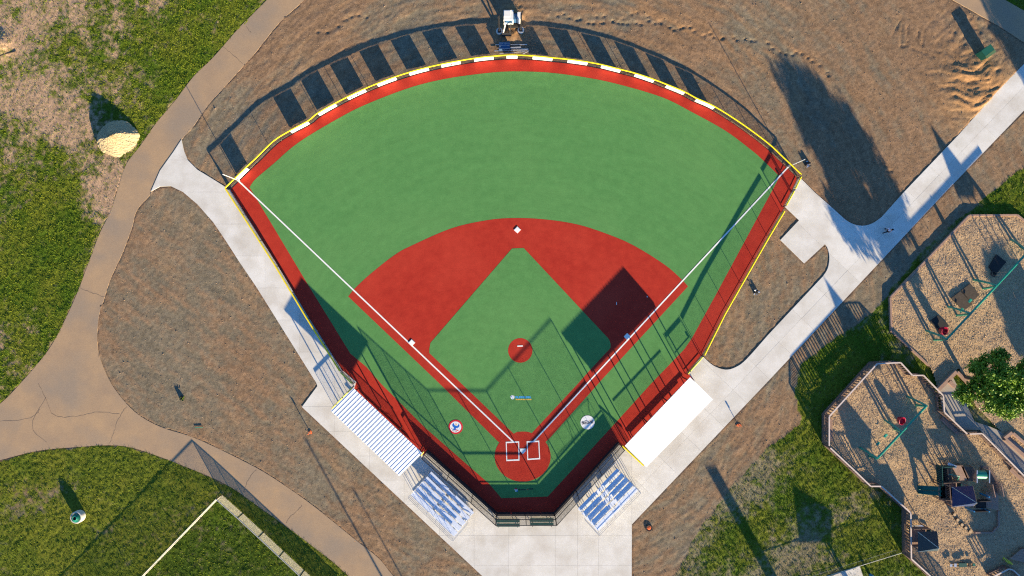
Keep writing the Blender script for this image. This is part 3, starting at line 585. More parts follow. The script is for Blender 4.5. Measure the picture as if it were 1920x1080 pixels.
# ------------------------------------------------------------------ fences
def wires(mb, a, b, z0, z1, s=0.075, r=0.0032):
    a, b = Vector(a), Vector(b); L = (b - a).length; d = (b - a) / L; h = z1 - z0
    for sg in (1, -1):
        t = -h if sg == 1 else 0.0
        end = L if sg == 1 else L + h
        while t < end:
            s0, s1 = t, t + sg * h; zz0, zz1 = z0, z1
            lo, hi = (s0, s1)
            if lo < 0: zz0 = z0 + (0 - lo) * sg; s0 = 0
            if lo > L: zz0 = z0 + (lo - L); s0 = L
            if hi > L: zz1 = z1 - (hi - L); s1 = L
            if hi < 0: zz1 = z1 - (0 - hi); s1 = 0
            if zz1 - zz0 > 0.02:
                p = a + d * s0; q = a + d * s1
                mb.tube([(p.x, p.y, zz0), (q.x, q.y, zz1)], r, 3, cap=False)
            t += s
def fence(name, label, line, z1, capm, posts_every=3.4, post_m='black_metal', cap=(0.08, 0.075), mid=(), bottom=True, s=0.075, r=0.0032, wire_m='black_wire', z0=0.04, post_r=0.03, closed_posts=None, group=None):
    """line: plan points (world x,y)"""
    P = [Vector((p[0], p[1])) for p in line]
    t = thing(name, label, 'fence', (P[0].x, P[0].y, 0), group)
    seg = [0]
    for i in range(len(P) - 1): seg.append(seg[-1] + (P[i + 1] - P[i]).length)
    L = seg[-1]
    def at(d_):
        for i in range(len(P) - 1):
            if d_ <= seg[i + 1] + 1e-6:
                u = (d_ - seg[i]) / max(seg[i + 1] - seg[i], 1e-9); return P[i] + (P[i + 1] - P[i]) * u
        return P[-1]
    if capm:
        mb = MB(); mb.tube([(p.x, p.y, z1) for p in P], cap[0], 10, rz=cap[1]); mb.build('top_rail', capm, t, smooth=True)
    for zm in mid:
        mb = MB(); mb.tube([(p.x, p.y, zm) for p in P], 0.025, 6); mb.build('rail', post_m, t)
    if bottom:
        mb = MB(); mb.tube([(p.x, p.y, z0) for p in P], 0.014, 5); mb.build('bottom_wire', post_m, t)
    npst = max(2, int(round(L / posts_every)) + 1)
    ds = [L * i / (npst - 1) for i in range(npst)] if closed_posts is None else closed_posts
    for d_ in ds:
        p = at(d_); mb = MB(); mb.tube([(p.x, p.y, -0.1), (p.x, p.y, z1)], post_r, 7); mb.build('post', post_m, t)
    for i in range(npst - 1):
        mb = MB(); d0, d1 = L * i / (npst - 1), L * (i + 1) / (npst - 1)
        ks = [d0] + [q for q in seg if d0 + 0.01 < q < d1 - 0.01] + [d1]
        for k_ in range(len(ks) - 1): wires(mb, at(ks[k_]), at(ks[k_ + 1]), z0, z1, s, r)
        stuff(mb.build('chain_link', wire_m, t))
    return t
def plan(px, z): return [(G(a, b, z).x, G(a, b, z).y) for a, b in px]
OF = plan(FENCE_TOP, FH)
fence('outfield_fence', 'curved outfield chain-link fence with a bright yellow top cap', OF, FH, 'yellow')
LF = plan([(422, 353), (513, 494), (573, 594), (637, 696)], FH)
fence('sideline_fence', 'yellow-capped black fence along the left foul territory', LF, FH, 'yellow', cap=(0.085, 0.075))
gl = plan([(638, 698), (661, 720)], FH)
def gate(name, label, a, b, z1, capm='yellow_old'):
    a, b = Vector(a), Vector(b); t = thing(name, label, 'gate', (a.x, a.y, 0)); d = (b - a).normalized()
    for p in (a, b):
        mb = MB(); mb.tube([(p.x, p.y, 0), (p.x, p.y, z1 + 0.08)], 0.045, 8); mb.build('post', 'black_metal', t)
    a2, b2 = a + d * 0.1, b - d * 0.1
    mb = MB(); mb.tube([(a2.x, a2.y, z1), (b2.x, b2.y, z1)], 0.085, 8, rz=0.07); mb.build('top_rail', capm, t)
    mb = MB()
    for z in (0.1, 0.6): mb.tube([(a2.x, a2.y, z), (b2.x, b2.y, z)], 0.022, 6)
    for p in (a2, b2): mb.tube([(p.x, p.y, 0.1), (p.x, p.y, z1)], 0.022, 6)
    mb.build('gate_frame', 'black_metal', t)
    mb = MB(); m_ = a2 + d * 0.12; mb.box((m_.x, m_.y, 0.7), (0.09, 0, 0), (0, 0.09, 0), (0, 0, 0.06)); mb.build('latch', 'steel', t)
    mb = MB(); wires(mb, a2, b2, 0.1, z1); stuff(mb.build('chain_link', 'black_wire', t))
gate('field_gate', 'narrow gate at the upper end of the striped-roof dugout', gl[0], gl[1], FH)
RF = plan([(1471, 396), (1440, 448), (1360, 588), (1321, 666)], FH)
fence('sideline_fence', 'yellow-capped black fence along the right foul territory beside bare soil', RF, FH, 'yellow', cap=(0.085, 0.075))
g2 = plan([(1503, 330), (1491, 355)], FH); gate('field_gate', 'yellow-topped gate leaf next to the right outfield corner', g2[0], g2[1], FH, 'yellow')
g3 = plan([(1490, 357), (1474, 386)], FH); gate('field_gate', 'yellow-topped gate leaf next to the sideline fence by the right walk', g3[0], g3[1], FH, 'yellow')
g4 = plan([(1319, 668), (1289, 702)], FH); gate('field_gate', 'yellow-topped gate at the upper end of the plain white dugout', g4[0], g4[1], FH)
# side fences of the dugouts
d1 = plan([(660, 727), (622, 766)], FH); fence('dugout_fence', 'short gold-capped fence under the upper end of the striped roof', d1, FH, 'yellow_old', cap=(0.07, 0.06), posts_every=1.3)
d2 = plan([(795, 846), (789, 854)], FH); fence('dugout_fence', 'stub of gold-capped fence between striped dugout and backstop', d2, FH, 'yellow_old', cap=(0.07, 0.06), posts_every=0.5)
d3 = plan([(1167, 836), (1207, 873)], FH); fence('dugout_fence', 'short yellow-capped fence along the lower end of the white dugout', d3, FH, 'yellow', cap=(0.09, 0.07), posts_every=1.3)
# foul poles
for (bx, by), lb in [((447.5, 338.5), 'thin white foul pole at the left end of the outfield fence'), ((1479, 312), 'thin white foul pole at the right end of the outfield fence')]:
    p = Vector((X(bx), Y(by), 0)); q = unlean((bx, by), 0)
    t = thing('foul_pole', lb, 'pole', p, 'foul poles')
    mb = MB(); mb.tube([p, p + Vector((0, 0, 4.3))], 0.04, 8); mb.build('pole', 'white_plastic', t)
    mb = MB(); mb.tube([p, p + Vector((0, 0, 0.12))], 0.16, 10); mb.build('footing', 'concrete', t)
# banners on the outfield fence (hung on the field side)
BAN = [((443, 336), (463, 317)), ((544, 248), (577, 230)), ((596, 214), (630, 198)), ((651, 184), (685, 170)), ((707, 159), (742, 146)), ((767, 139), (803, 128)), ((827, 123), (863, 116)), ((889, 112), (925, 107)), ((950, 106), (970, 106)), ((999, 107), (1036, 110)), ((1065, 113), (1102, 119)), ((1128, 124), (1164, 133)), ((1191, 140), (1227, 152)), ((1250, 161), (1284, 175)), ((1306, 187), (1340, 203))]
ORD = ['leftmost', 'second from the left', 'third from the left', 'fourth from the left', 'fifth from the left', 'sixth from the left', 'seventh from the left', 'eighth from the left', 'narrow one at dead centre', 'first right of dead centre', 'second right of dead centre', 'third right of dead centre', 'fourth right of dead centre', 'second from the right', 'rightmost']
OFv = [Vector(p) for p in OF]
def near_of(p):
    best = None
    for i in range(len(OFv) - 1):
        a, b = OFv[i], OFv[i + 1]; u = max(0, min(1, (p - a).dot(b - a) / (b - a).length_squared)); q = a + (b - a) * u
        if best is None or (q - p).length < best[0]: best = ((q - p).length, q, i)
    return best[1], best[2]
fc = Vector((0.5, -3.0))
for i, (a, b) in enumerate(BAN):
    qa, ia = near_of(Vector(plan([a], FH)[0])); qb, ib = near_of(Vector(plan([b], FH)[0]))
    pts = [qa] + [OFv[k] for k in range(ia + 1, ib + 1)] + [qb]
    pts = [p + (fc - p).normalized() * 0.07 for p in pts]
    lab = f'white banner on the outfield fence, {ORD[i]}'
    if i == 3: lab = 'white banner with dark print on the outfield fence, fourth from the left'
    if i == 6: lab = 'white banner with red print on the outfield fence, seventh from the left'
    t = thing('banner', lab, 'banner', (qa.x, qa.y, 0), 'banners along the outfield fence')
    mb = MB(); n_ = len(pts)
    for off in (0.0, -0.012):
        for p in pts:
            o_ = p - (fc - p).normalized() * (-off)
            mb.v.append((o_.x, o_.y, 0.14)); mb.v.append((o_.x, o_.y, 1.04))
    for k in range(n_ - 1):
        mb.f.append((2 * k, 2 * k + 1, 2 * k + 3, 2 * k + 2)); mb.m.append(0)
        b_ = 2 * n_; mb.f.append((b_ + 2 * k, b_ + 2 * k + 2, b_ + 2 * k + 3, b_ + 2 * k + 1)); mb.m.append(0)
        mb.f.append((2 * k + 1, b_ + 2 * k + 1, b_ + 2 * k + 3, 2 * k + 3)); mb.m.append(0)
    mb.build('sheet', 'banner', t)
    mb = MB()
    for p in (pts[0], pts[-1]):
        for z in (0.2, 0.98):
            e = p - (fc - p).normalized() * 0.06; mb.tube([(p.x, p.y, z), (e.x, e.y, z)], 0.012, 5)
    mb.build('tie', 'black_metal', t)
    if i in (3, 6):
        d = (pts[-1] - pts[0]).normalized(); inw = (fc - pts[0]).normalized()
        marks = [(0.16, 0.06, 0.3, 0.75), (0.24, 0.02, 0.35, 0.6), (0.33, 0.03, 0.45, 0.65), (0.42, 0.02, 0.4, 0.6), (0.50, 0.07, 0.45, 0.85), (0.60, 0.03, 0.5, 0.6)]
        for f0, fw, z0, z1 in marks:
            L = (pts[-1] - pts[0]).length; p = pts[0] + d * L * f0 + inw * 0.01; q = p + d * L * fw
            # follow the bowed sheet
            bow = 0.012 * math.sin(math.pi * f0) + 0.01
            mb = MB(); mb.box(((p.x + q.x) / 2 + inw.x * bow, (p.y + q.y) / 2 + inw.y * bow, (z0 + z1) / 2), ((q - p).x / 2, (q - p).y / 2, 0), (inw.x * 0.012, inw.y * 0.012, 0), (0, 0, (z1 - z0) / 2 * 0.7)); mb.build('print', 'logo_red' if i == 6 else 'logo_black', t)

# backstop: padded wall, chain-link above
BS = [(X(a), Y(b)) for a, b in [(799, 845), (931, 964), (1040, 964), (1161, 830)]]
BH = 3.75
bs = thing('backstop', 'tall black backstop fence with padded wall behind home plate', 'backstop', (BS[1][0], BS[1][1], 0))
BV = [Vector(p) for p in BS]
for i in range(3):
    a, b = BV[i], BV[i + 1]; d = (b - a).normalized(); nrm = Vector((-d.y, d.x)); L = (b - a).length
    npan = max(2, int(round(L / 1.9)))
    for k in range(npan):
        p = a + d * (L * k / npan + 0.01); q = a + d * (L * (k + 1) / npan - 0.01); c = (p + q) / 2 + nrm * 0.15
        mb = MB(); mb.box((c.x, c.y, 0.44), ((q - p).x / 2, (q - p).y / 2, 0), (nrm.x * 0.11, nrm.y * 0.11, 0), (0, 0, 0.40)); mb.build('wall_pad', 'black_pad', bs)
    nps = [1, 2, 3][0] and (4 if i != 1 else 3)
    for k in range(nps):
        if i > 0 and k == 0: continue
        p = a + d * L * k / (nps - 1); mb = MB(); mb.tube([(p.x, p.y, 0), (p.x, p.y, BH)], 0.055 if k in (0, nps - 1) else 0.04, 8); mb.build('post', 'black_metal', bs)
    for z, r in ((BH, 0.045), (1.85, 0.05), (0.98, 0.03)):
        mb = MB(); mb.tube([(a.x, a.y, z), (b.x, b.y, z)], r, 7); mb.build('rail', 'black_metal', bs)
    mb = MB(); wires(mb, a, b, 0.85, BH, s=0.09, r=0.0038); stuff(mb.build('chain_link', 'black_wire', bs))

# ------------------------------------------------------------------ dugouts
def dugout(label, A, D, B, C, zf, zb, nrib, group=None):
    """A,D front edge of the roof, B,C back edge (photo pixels)"""
    a, d, b, c = G(*A, zf), G(*D, zf), G(*B, zb), G(*C, zb)
    t = thing('dugout', label, 'dugout', ((a + c) / 2).to_2d().to_3d())
    mb = MB(); th_ = Vector((0, 0, 0.08))
    n = len(mb.v); mb.v += [tuple(p) for p in (a, b, c, d)] + [tuple(p - th_) for p in (a, b, c, d)]
    mb.f += [(0, 1, 2, 3), (7, 6, 5, 4), (0, 4, 5, 1), (1, 5, 6, 2), (2, 6, 7, 3), (3, 7, 4, 0)]; mb.m += [0] * 6
    roof = fixn(mb.build('roof', 'roof_white', t))
    for k in range(nrib):
        f = (k + 0.5) / nrib; p = a + (d - a) * f; q = b + (c - b) * f; u = (d - a).normalized() * 0.028
        up = Vector((0, 0, 0.030)); mb = MB()
        m_ = MB(); pts = [p - u * 1.5, p + u * 1.5, p + u * 0.6 + up, p - u * 0.6 + up]; pts2 = [q - u * 1.5, q + u * 1.5, q + u * 0.6 + up, q - u * 0.6 + up]
        e = Vector((0, 0, 0.002)); m_.v = [tuple(x_ + e) for x_ in pts + pts2]; m_.f = [(0, 1, 2, 3), (7, 6, 5, 4), (0, 4, 5, 1), (1, 5, 6, 2), (2, 6, 7, 3), (3, 7, 4, 0)]; m_.m = [0] * 6
        fixn(m_.build('rib', 'roof_white', roof))
    uf = (d - a).normalized(); vb = (b - a); vb.z = 0; vb.normalize()
    for k in range(4):
        f = 0.03 + 0.94 * k / 3
        for e0, e1, zz in ((a, d, zf), (b, c, zb)):
            p = e0 + (e1 - e0) * f; p = p + (vb * 0.25 if e0 is a else vb * -0.25)
            mb = MB(); mb.box((p.x, p.y, zz / 2 - 0.06), (0.05, 0, 0), (0, 0.05, 0), (0, 0, zz / 2 - 0.03)); mb.build('post', 'black_metal', t)
    for e0, e1, zz in ((a, d, zf), (b, c, zb)):
        s_ = vb * (0.25 if e0 is a else -0.25); mb = MB(); mb.beam(e0 + s_ - Vector((0, 0, 0.16)), e1 + s_ - Vector((0, 0, 0.16)), 0.04, 0.07); mb.build('beam', 'black_metal', t)
    # low front barrier of chain-link, with gaps at its ends
    p0 = (a + (d - a) * 0.12 + vb * 0.85).to_2d(); p1 = (a + (d - a) * 0.88 + vb * 0.85).to_2d()
    mb = MB(); mb.tube([(p0.x, p0.y, 1.1), (p1.x, p1.y, 1.1)], 0.04, 8); mb.build('front_rail', 'black_metal', t)
    mb = MB(); mb.beam((p0.x, p0.y, 0.22), (p1.x, p1.y, 0.22), 0.03, 0.09); mb.build('shadow_board', 'timber_dark', t)  # low board added under the roof to cast a bar of shadow in front
    mb = MB(); wires(mb, p0, p1, 0.1, 1.1); stuff(mb.build('chain_link', 'black_wire', t))
    # bench for the team
    for k in range(3):
        f0, f1 = 0.06 + k * 0.31, 0.06 + k * 0.31 + 0.26
        m0 = a + (d - a) * f0 + vb * 1.7; m1 = a + (d - a) * f1 + vb * 1.7; m0.z = m1.z = 0.45
        mb = MB(); mb.beam(m0, m1, 0.16, 0.025); mb.build('bench_seat', 'aluminium', t)
        for f in (0.12, 0.88):
            p = m0 + (m1 - m0) * f; mb = MB(); mb.beam((p.x, p.y, 0.02), (p.x, p.y, 0.42), 0.04, 0.04); mb.build('bench_leg', 'steel', t)
    return t
dugout('third-base dugout with a striped white ribbed metal roof', (662.5, 727.5), (792, 850), (620, 770), (749, 893), 3.22, 2.95, 27)
dugout('first-base dugout with a glaring plain white metal roof', (1294, 707.5), (1171.7, 836), (1336.5, 749), (1212, 876), 3.25, 2.85, 27)

# ------------------------------------------------------------------ bleachers
def bleachers(label, F0, F1, back_px, rows=5):
    a, b = G(*F0, 0.4), G(*F1, 0.4); a.z = b.z = 0
    u = (b - a); L = u.length; u.normalize(); v = Vector((-u.y, u.x, 0)); bk = G(*back_px, 1.6); bk.z = 0
    if (bk - a).dot(v) < 0: v = -v
    dep = abs((bk - a).dot(v)) / rows
    t = thing('bleachers', label, 'bleachers', (a + b) / 2)
    aisle0, aisle1 = L / 2 - 0.55, L / 2 + 0.55
    for i in range(rows):
        zs = 0.42 + 0.30 * i; y0 = i * dep
        for (s0, s1) in ((0, aisle0), (aisle1, L)):
            def plank(nm, yc, hw, z, hh=0.02):
                p = a + u * s0 + v * yc; q = a + u * s1 + v * yc; p.z = q.z = z + random.uniform(-0.004, 0.004)
                mb = MB(); mb.beam(p, q, hw, hh); mb.build(nm, 'aluminium', t)
            plank('seat', y0 + 0.14, 0.14, zs)
            plank('foot_plank', y0 + 0.28 + (dep - 0.28) * 0.25 + 0.005, (dep - 0.28) * 0.25, zs - 0.02 if i else 0.36)
            plank('foot_plank', y0 + 0.28 + (dep - 0.28) * 0.75, (dep - 0.28) * 0.245, zs - 0.022 if i else 0.355)
            p = a + u * s0 + v * (y0 + 0.30); q = a + u * s1 + v * (y0 + 0.30)
            mb = MB(); p.z = q.z = zs - 0.13; mb.beam(p, q, 0.012, 0.09); mb.build('riser', 'aluminium', t)
        p = a + u * (aisle0 + 0.02) + v * (y0 + dep * 0.55); q = a + u * (aisle1 - 0.02) + v * (y0 + dep * 0.55); p.z = q.z = zs - 0.01
        mb = MB(); mb.beam(p, q, dep * 0.40, 0.02); mb.build('aisle_step', 'aluminium', t)
    D = dep * rows; zt = 0.42 + 0.30 * (rows - 1)
    for k in range(5):
        s_ = 0.15 + (L - 0.3) * k / 4
        mb = MB(); p = a + u * s_; q = p + v * D
        mb.beam((p.x, p.y, 0.06), (q.x, q.y, 0.06), 0.03, 0.03); mb.beam((p.x, p.y, 0.3), (q.x, q.y, zt - 0.12), 0.025, 0.03)
        for f in (0.05, 0.35, 0.65, 0.97):
            r_ = p + v * D * f; mb.beam((r_.x, r_.y, 0.02), (r_.x, r_.y, 0.25 + (zt - 0.35) * f), 0.025, 0.025)
        mb.build('support_frame', 'steel', t)
    # guard rails at the back and both sides
    mb = MB(); p = a + v * (D + 0.12); q = b + v * (D + 0.12)
    for z in (zt + 0.1, zt + 0.55, zt + 1.05): mb.tube([(p.x, p.y, z), (q.x, q.y, z)], 0.022, 6)
    mb.build('back_rail', 'steel', t)
    for k in range(6):
        r_ = p + (q - p) * k / 5; mb = MB(); mb.tube([(r_.x, r_.y, 0.05), (r_.x, r_.y, zt + 1.05)], 0.022, 6); mb.build('rail_post', 'steel', t)
    for e in (a - u * 0.08, b + u * 0.08):
        mb = MB()
        for dz in (0.55, 1.05):
            p0 = e + v * D * 0.35; p1 = e + v * (D + 0.12); mb.tube([(p0.x, p0.y, 0.42 + (zt - 0.42) * 0.35 + dz), (p1.x, p1.y, zt + dz)], 0.022, 6)
        p0 = e + v * D * 0.35; mb.tube([(p0.x, p0.y, 0.3), (p0.x, p0.y, 0.42 + (zt - 0.42) * 0.35 + 1.05)], 0.022, 6)
        mb.build('side_rail', 'steel', t)
    mb = MB(); m0 = a + u * L / 2 + v * D * 0.2; m1 = a + u * L / 2 + v * D * 0.85
    z0, z1 = 0.5 + 0.9, zt + 0.9
    mb.tube([(m0.x, m0.y, 0.5), (m0.x, m0.y, z0), (m1.x, m1.y, z1), (m1.x, m1.y, zt)], 0.024, 6); mb.build('aisle_handrail', 'steel', t)
    return t
bleachers('silver bleachers beside the striped-roof dugout, left of the plaza', (809, 884), (889, 961), (770, 928))
bleachers('silver bleachers beside the white-roof dugout, right of the plaza', (1083, 954), (1157, 878), (1119, 998))

# green benches behind the backstop
def green_bench(label, x0, x1, y0, y1):
    t = thing('bench', label, 'bench', ((X(x0) + X(x1)) / 2, Y((y0 + y1) / 2), 0), 'green benches behind the backstop')
    for yy, hw in ((y0 + 3, 3.4), (y1 - 3, 3.0)):
        p, q = G(x0, yy, 0.46), G(x1, yy, 0.46)
        mb = MB(); mb.beam(p, q, hw / S, 0.03); mb.build('plank', 'dark_green', t)
    for f in (0.1, 0.9):
        p = G(x0 + (x1 - x0) * f, y0 + 1, 0); q = G(x0 + (x1 - x0) * f, y1 - 1, 0)
        mb = MB(); mb.beam((p.x, p.y, 0.40), (q.x, q.y, 0.40), 0.03, 0.025); mb.beam((p.x, p.y, 0.02), (p.x, p.y, 0.4), 0.03, 0.03); mb.beam((q.x, q.y, 0.02), (q.x, q.y, 0.4), 0.03, 0.03); mb.build('leg', 'black_metal', t)
green_bench('green plank bench behind the backstop, left of the pair', 931, 974.5, 973, 987.5)
green_bench('green plank bench behind the backstop, right of the pair', 994, 1038, 972, 986)

# ------------------------------------------------------------------ lower-left field fence
LL = [unlean((262, 1086), 1.62), unlean((405, 936), 1.62)]
WH = 1.62
fence('field_fence', 'pale fence seen edge-on at the corner of the dark lawn', plan([(120, 1232), (405, 936)], WH), WH, 'white_rail', posts_every=3.6, post_m='steel', cap=(0.04, 0.04), s=0.055, r=0.003, wire_m='tan_wire')
fence('field_fence', 'tan mesh fence running down from the corner of the dark lawn', plan([(405, 936), (448, 974), (491, 1014), (535, 1055), (680, 1190)], WH), WH, 'white_rail', posts_every=3.5, post_m='black_metal', cap=(0.05, 0.05), s=0.045, r=0.0040, wire_m='tan_wire', post_r=0.05)

# ------------------------------------------------------------------ small things round the field
# sand pile
mb = MB(); c = Vector((X(221), Y(259), 0)); NR, NA = 30, 84; nz = np.random.default_rng(3)
tab = nz.random((NR + 1, NA)); RP = 2.5
for i in range(NR + 1):
    f = i / NR
    for j in range(NA):
        a = 2 * math.pi * j / NA; R = RP * (1 + 0.03 * math.sin(3 * a + 1) + 0.025 * math.sin(7 * a) + 0.05 * (tab[0, j] - 0.5) * f)
        lx, ly = math.cos(a) * f * RP, math.sin(a) * f * RP * 0.86
        tt = lx * SUNX * 0.4 - ly * 0.92 + 0.10 * math.sin(lx * 2.2); ww = lx
        TT = math.sqrt(max(0.02, 1 - (ww / RP) ** 2)) * RP * 0.86
        z = 1.42 * max(0.0, 1 - abs(tt) / TT) ** 0.9 * (1 - abs(ww) / RP) ** 0.45
        mb.v.append((c.x + lx * R / RP, c.y + ly * R / RP, max(-0.1, z - 0.06 + (tab[i, j] - 0.5) * 0.09)))
for i in range(NR):
    for j in range(NA): mb.f.append((i * NA + j, (i + 1) * NA + j, (i + 1) * NA + (j + 1) % NA, i * NA + (j + 1) % NA)); mb.m.append(0)
tag(mb.build('sand_pile', 'sand'), 'cone-shaped heap of pale sand on the lawn beside the path', 'sand pile')
# litter bin
c = Vector((X(150.5), Y(966.5), 0)); t = thing('litter_bin', 'round concrete litter bin with green slotted lid on the lawn', 'bin', c)
mb = MB(); prof = [(0.66, 0), (0.70, 0.1), (0.70, 0.72), (0.66, 0.80), (0.56, 0.80), (0.54, 0.55)]; n = 36
for r, z in prof:
    for j in range(n): a = 2 * math.pi * j / n; mb.v.append((c.x + r * math.cos(a), c.y + r * math.sin(a), z))
for i in range(len(prof) - 1):
    for j in range(n): mb.f.append((i * n + j, i * n + (j + 1) % n, (i + 1) * n + (j + 1) % n, (i + 1) * n + j)); mb.m.append(0)
mb.build('body', 'concrete_bin', t, smooth=False)
mb = MB(); mb.tube([(c.x, c.y, 0.5), (c.x, c.y, 0.56)], 0.53, 24); mb.build('liner', 'rubber', t)
mb = MB(); mb.tube([(c.x + 0.23 * math.cos(2 * math.pi * j / 20), c.y + 0.23 * math.sin(2 * math.pi * j / 20), 1.02) for j in range(21)], 0.035, 6); mb.build('lid_ring', 'green_metal', t)
for j in range(24):
    a = 2 * math.pi * j / 24; mb = MB(); mb.beam((c.x + 0.24 * math.cos(a), c.y + 0.24 * math.sin(a), 1.02), (c.x + 0.56 * math.cos(a), c.y + 0.56 * math.sin(a), 0.80), 0.024, 0.012); mb.build('lid_bar', 'green_metal', t)
# scoreboard posts, loader and pipes behind centre field
for (px_, py_), lb in [((936.5, 59.5), 'black steel post in a round white footing left of the white loader'), ((976.5, 57.5), 'black steel post in a round white footing right of the white loader')]:
    p = Vector((X(px_), Y(py_), 0)); t = thing('steel_post', lb, 'post', p, 'scoreboard posts')
    mb = MB(); mb.tube([p + Vector((0, 0, -0.1)), p + Vector((0, 0, 0.24))], 0.38, 20); mb.build('footing', 'concrete', t)
    mb = MB(); mb.box((p.x, p.y, 2.45), (0.09, 0, 0), (0, 0.11, 0), (0, 0, 2.3)); mb.box((p.x, p.y, 0.255), (0.2, 0, 0), (0, 0.2, 0), (0, 0, 0.012)); mb.build('post', 'black_metal', t)
lc = Vector((X(960), Y(47), 0)); t = thing('compact_loader', 'white compact loader parked between the black posts', 'loader', lc)
mb = MB(); mb.abox(lc.x - 0.95, lc.x + 0.15, lc.y - 0.15, lc.y + 0.95, 0.35, 1.95); bd = mb.build('cab', 'machine_white', t)
mb = MB(); mb.abox(lc.x - 0.85, lc.x + 0.05, lc.y - 0.16, lc.y - 0.14, 1.0, 1.75); mb.build('window', 'machine_blue', bd)
mb = MB(); mb.abox(lc.x - 0.90, lc.x - 0.2, lc.y + 0.2, lc.y + 0.85, 1.95, 2.03); mb.build('roof_panel', 'machine_white', bd)
mb = MB(); mb.abox(lc.x + 0.152, lc.x + 0.62, lc.y + 0.05, lc.y + 0.72, 0.4, 1.55); mb.build('engine_cover', 'machine_blue', t)
mb = MB(); mb.abox(lc.x + 0.622, lc.x + 1.0, lc.y + 0.02, lc.y + 0.80, 0.35, 1.75); mb.build('counterweight', 'machine_white', t)
for yy in (-0.28, 1.08):
    mb = MB()
    n = 22; ring = []
    for j in range(n):
        a = 2 * math.pi * j / n; ring.append((lc.x + 0.03 + 0.75 * max(-1, min(1, 1.35 * math.cos(a))) + 0.12 * math.cos(a), 0.3 + 0.28 * math.sin(a)))
    b0 = len(mb.v)
    for s_ in (-0.14, 0.14):
        for x_, z_ in ring: mb.v.append((x_, lc.y + yy + s_, z_))
    for j in range(n): mb.f.append((j, (j + 1) % n, n + (j + 1) % n, n + j)); mb.m.append(0)
    mb.f.append(tuple(range(n))); mb.f.append(tuple(range(n, 2 * n))[::-1]); mb.m += [0, 0]
    fixn(mb.build('track', 'tyre', t))
mb = MB(); mb.beam((lc.x - 0.7, lc.y - 0.3, 1.5), (lc.x - 1.0, lc.y - 1.1, 0.5), 0.05, 0.07); mb.build('lift_arm', 'machine_white', t)
mb = MB(); mb.beam((lc.x - 0.1, lc.y - 0.3, 1.5), (lc.x - 0.25, lc.y - 1.1, 0.5), 0.05, 0.07); mb.build('lift_arm', 'rubber', t)
mb = MB(); mb.box((lc.x - 0.62, lc.y - 1.25, 0.3), (0.55, 0, 0), (0, 0.14, 0.05), (0, -0.06, 0.24)); mb.build('bucket', 'rubber', t)
for i, (a, b, r, z) in enumerate([((957, 84.5), (988, 84), 0.05, 0.06), ((957, 90), (977, 89), 0.07, 0.12), ((934, 91.5), (991, 92.5), 0.05, 0.05), ((927, 96.5), (990, 94.5), 0.045, 0.16), ((937, 100.5), (985, 97), 0.05, 0.05), ((980, 101.5), (992, 95.5), 0.05, 0.05), ((929, 84.5), (957, 83.5), 0.04, 0.05)]):
    p, q = G(*a), G(*b); p.z = q.z = z; mb = MB(); mb.tube([p, q], r, 8)
    tag(mb.build('metal_pipe', 'steel'), ['uppermost long silver pipe right of the blue crate behind centre field', 'short thick silver pipe touching the blue crate', 'long silver pipe lying under the blue crate', 'long silver pipe slanting across the heap by the blue crate', 'lowest silver pipe of the heap next to the yellow cap', 'stubby silver pipe angled at the right tip of the heap', 'thin pipe left of the blue crate'][i], 'pipe', 'pipes heaped behind centre field')
p = G(946, 89.5); t = thing('crate', 'dark blue crate on the pipe heap behind centre field', 'crate', p)
mb = MB(); mb.box((p.x, p.y, 0.4), (0.62, 0.02, 0), (-0.01, 0.36, 0), (0, 0, 0.26)); mb.build('body', 'machine_blue', t)
for dy in (-0.37, -0.02, 0.37): mb = MB(); mb.beam((p.x - 0.64, p.y + dy, 0.68), (p.x + 0.64, p.y + dy + 0.04, 0.68), 0.02, 0.02); mb.build('edge_trim', 'steel', t)
# green utility box
p = G(1840, 103); t = thing('utility_box', 'green electrical utility box on the heap of loose soil', 'utility box', p)
u = Vector((0.79, -0.56, 0)).normalized(); u = Vector((X(1856) - X(1826), Y(101) - Y(105), 0)); u = Vector((0.80, 0.60, 0)); v = Vector((-0.60, 0.80, 0))
mb = MB(); mb.box(p + Vector((0, 0, 0.45)), u * 0.62, v * 0.50, (0, 0, 0.72)); bd = mb.build('cabinet', 'box_green', t)
mb = MB(); mb.box(p + Vector((0, 0, 1.20)) + v * 0.16, u * 0.66, v * 0.38, (0, 0, 0.03)); mb.build('lid', 'box_green', t)
mb = MB(); mb.box(p + Vector((0, 0, 1.20)) - v * 0.40, u * 0.66, v * 0.16, (0, 0, 0.028)); mb.build('lid_front', 'box_green_old', t)
mb = MB(); mb.box(p - v * 0.52 + Vector((0, 0, 0.75)), u * 0.1, v * 0.02, (0, 0, 0.12)); mb.build('handle', 'steel', t)
# survey stakes
for (px_, py_), h, lb in [((582, 811), 1.05, 'thin survey stake with orange paint beside the left plaza edge'), ((1385, 797), 0.75, 'thin survey stake with orange paint beside the right walk')]:
    p = G(px_, py_); t = thing('survey_stake', lb, 'stake', p)
    mb = MB(); mb.beam((p.x, p.y, -0.05), (p.x - 0.05, p.y, h), 0.03, 0.03); mb.build('stake', 'timber', t)
    mb = MB(); mb.box((p.x + 0.02, p.y, h * 0.86), (0.06, 0.02, 0), (0, 0.045, 0), (0, 0, 0.1)); mb.build('flag', 'orange', t)
    mb = MB(); mb.prism([(p.x + random.uniform(0.14, 0.34) * math.cos(a), p.y + random.uniform(0.12, 0.26) * math.sin(a)) for a in np.linspace(0, 5.6, 9)], -0.05, 0.035); mb.build('paint_spot', 'orange', t)
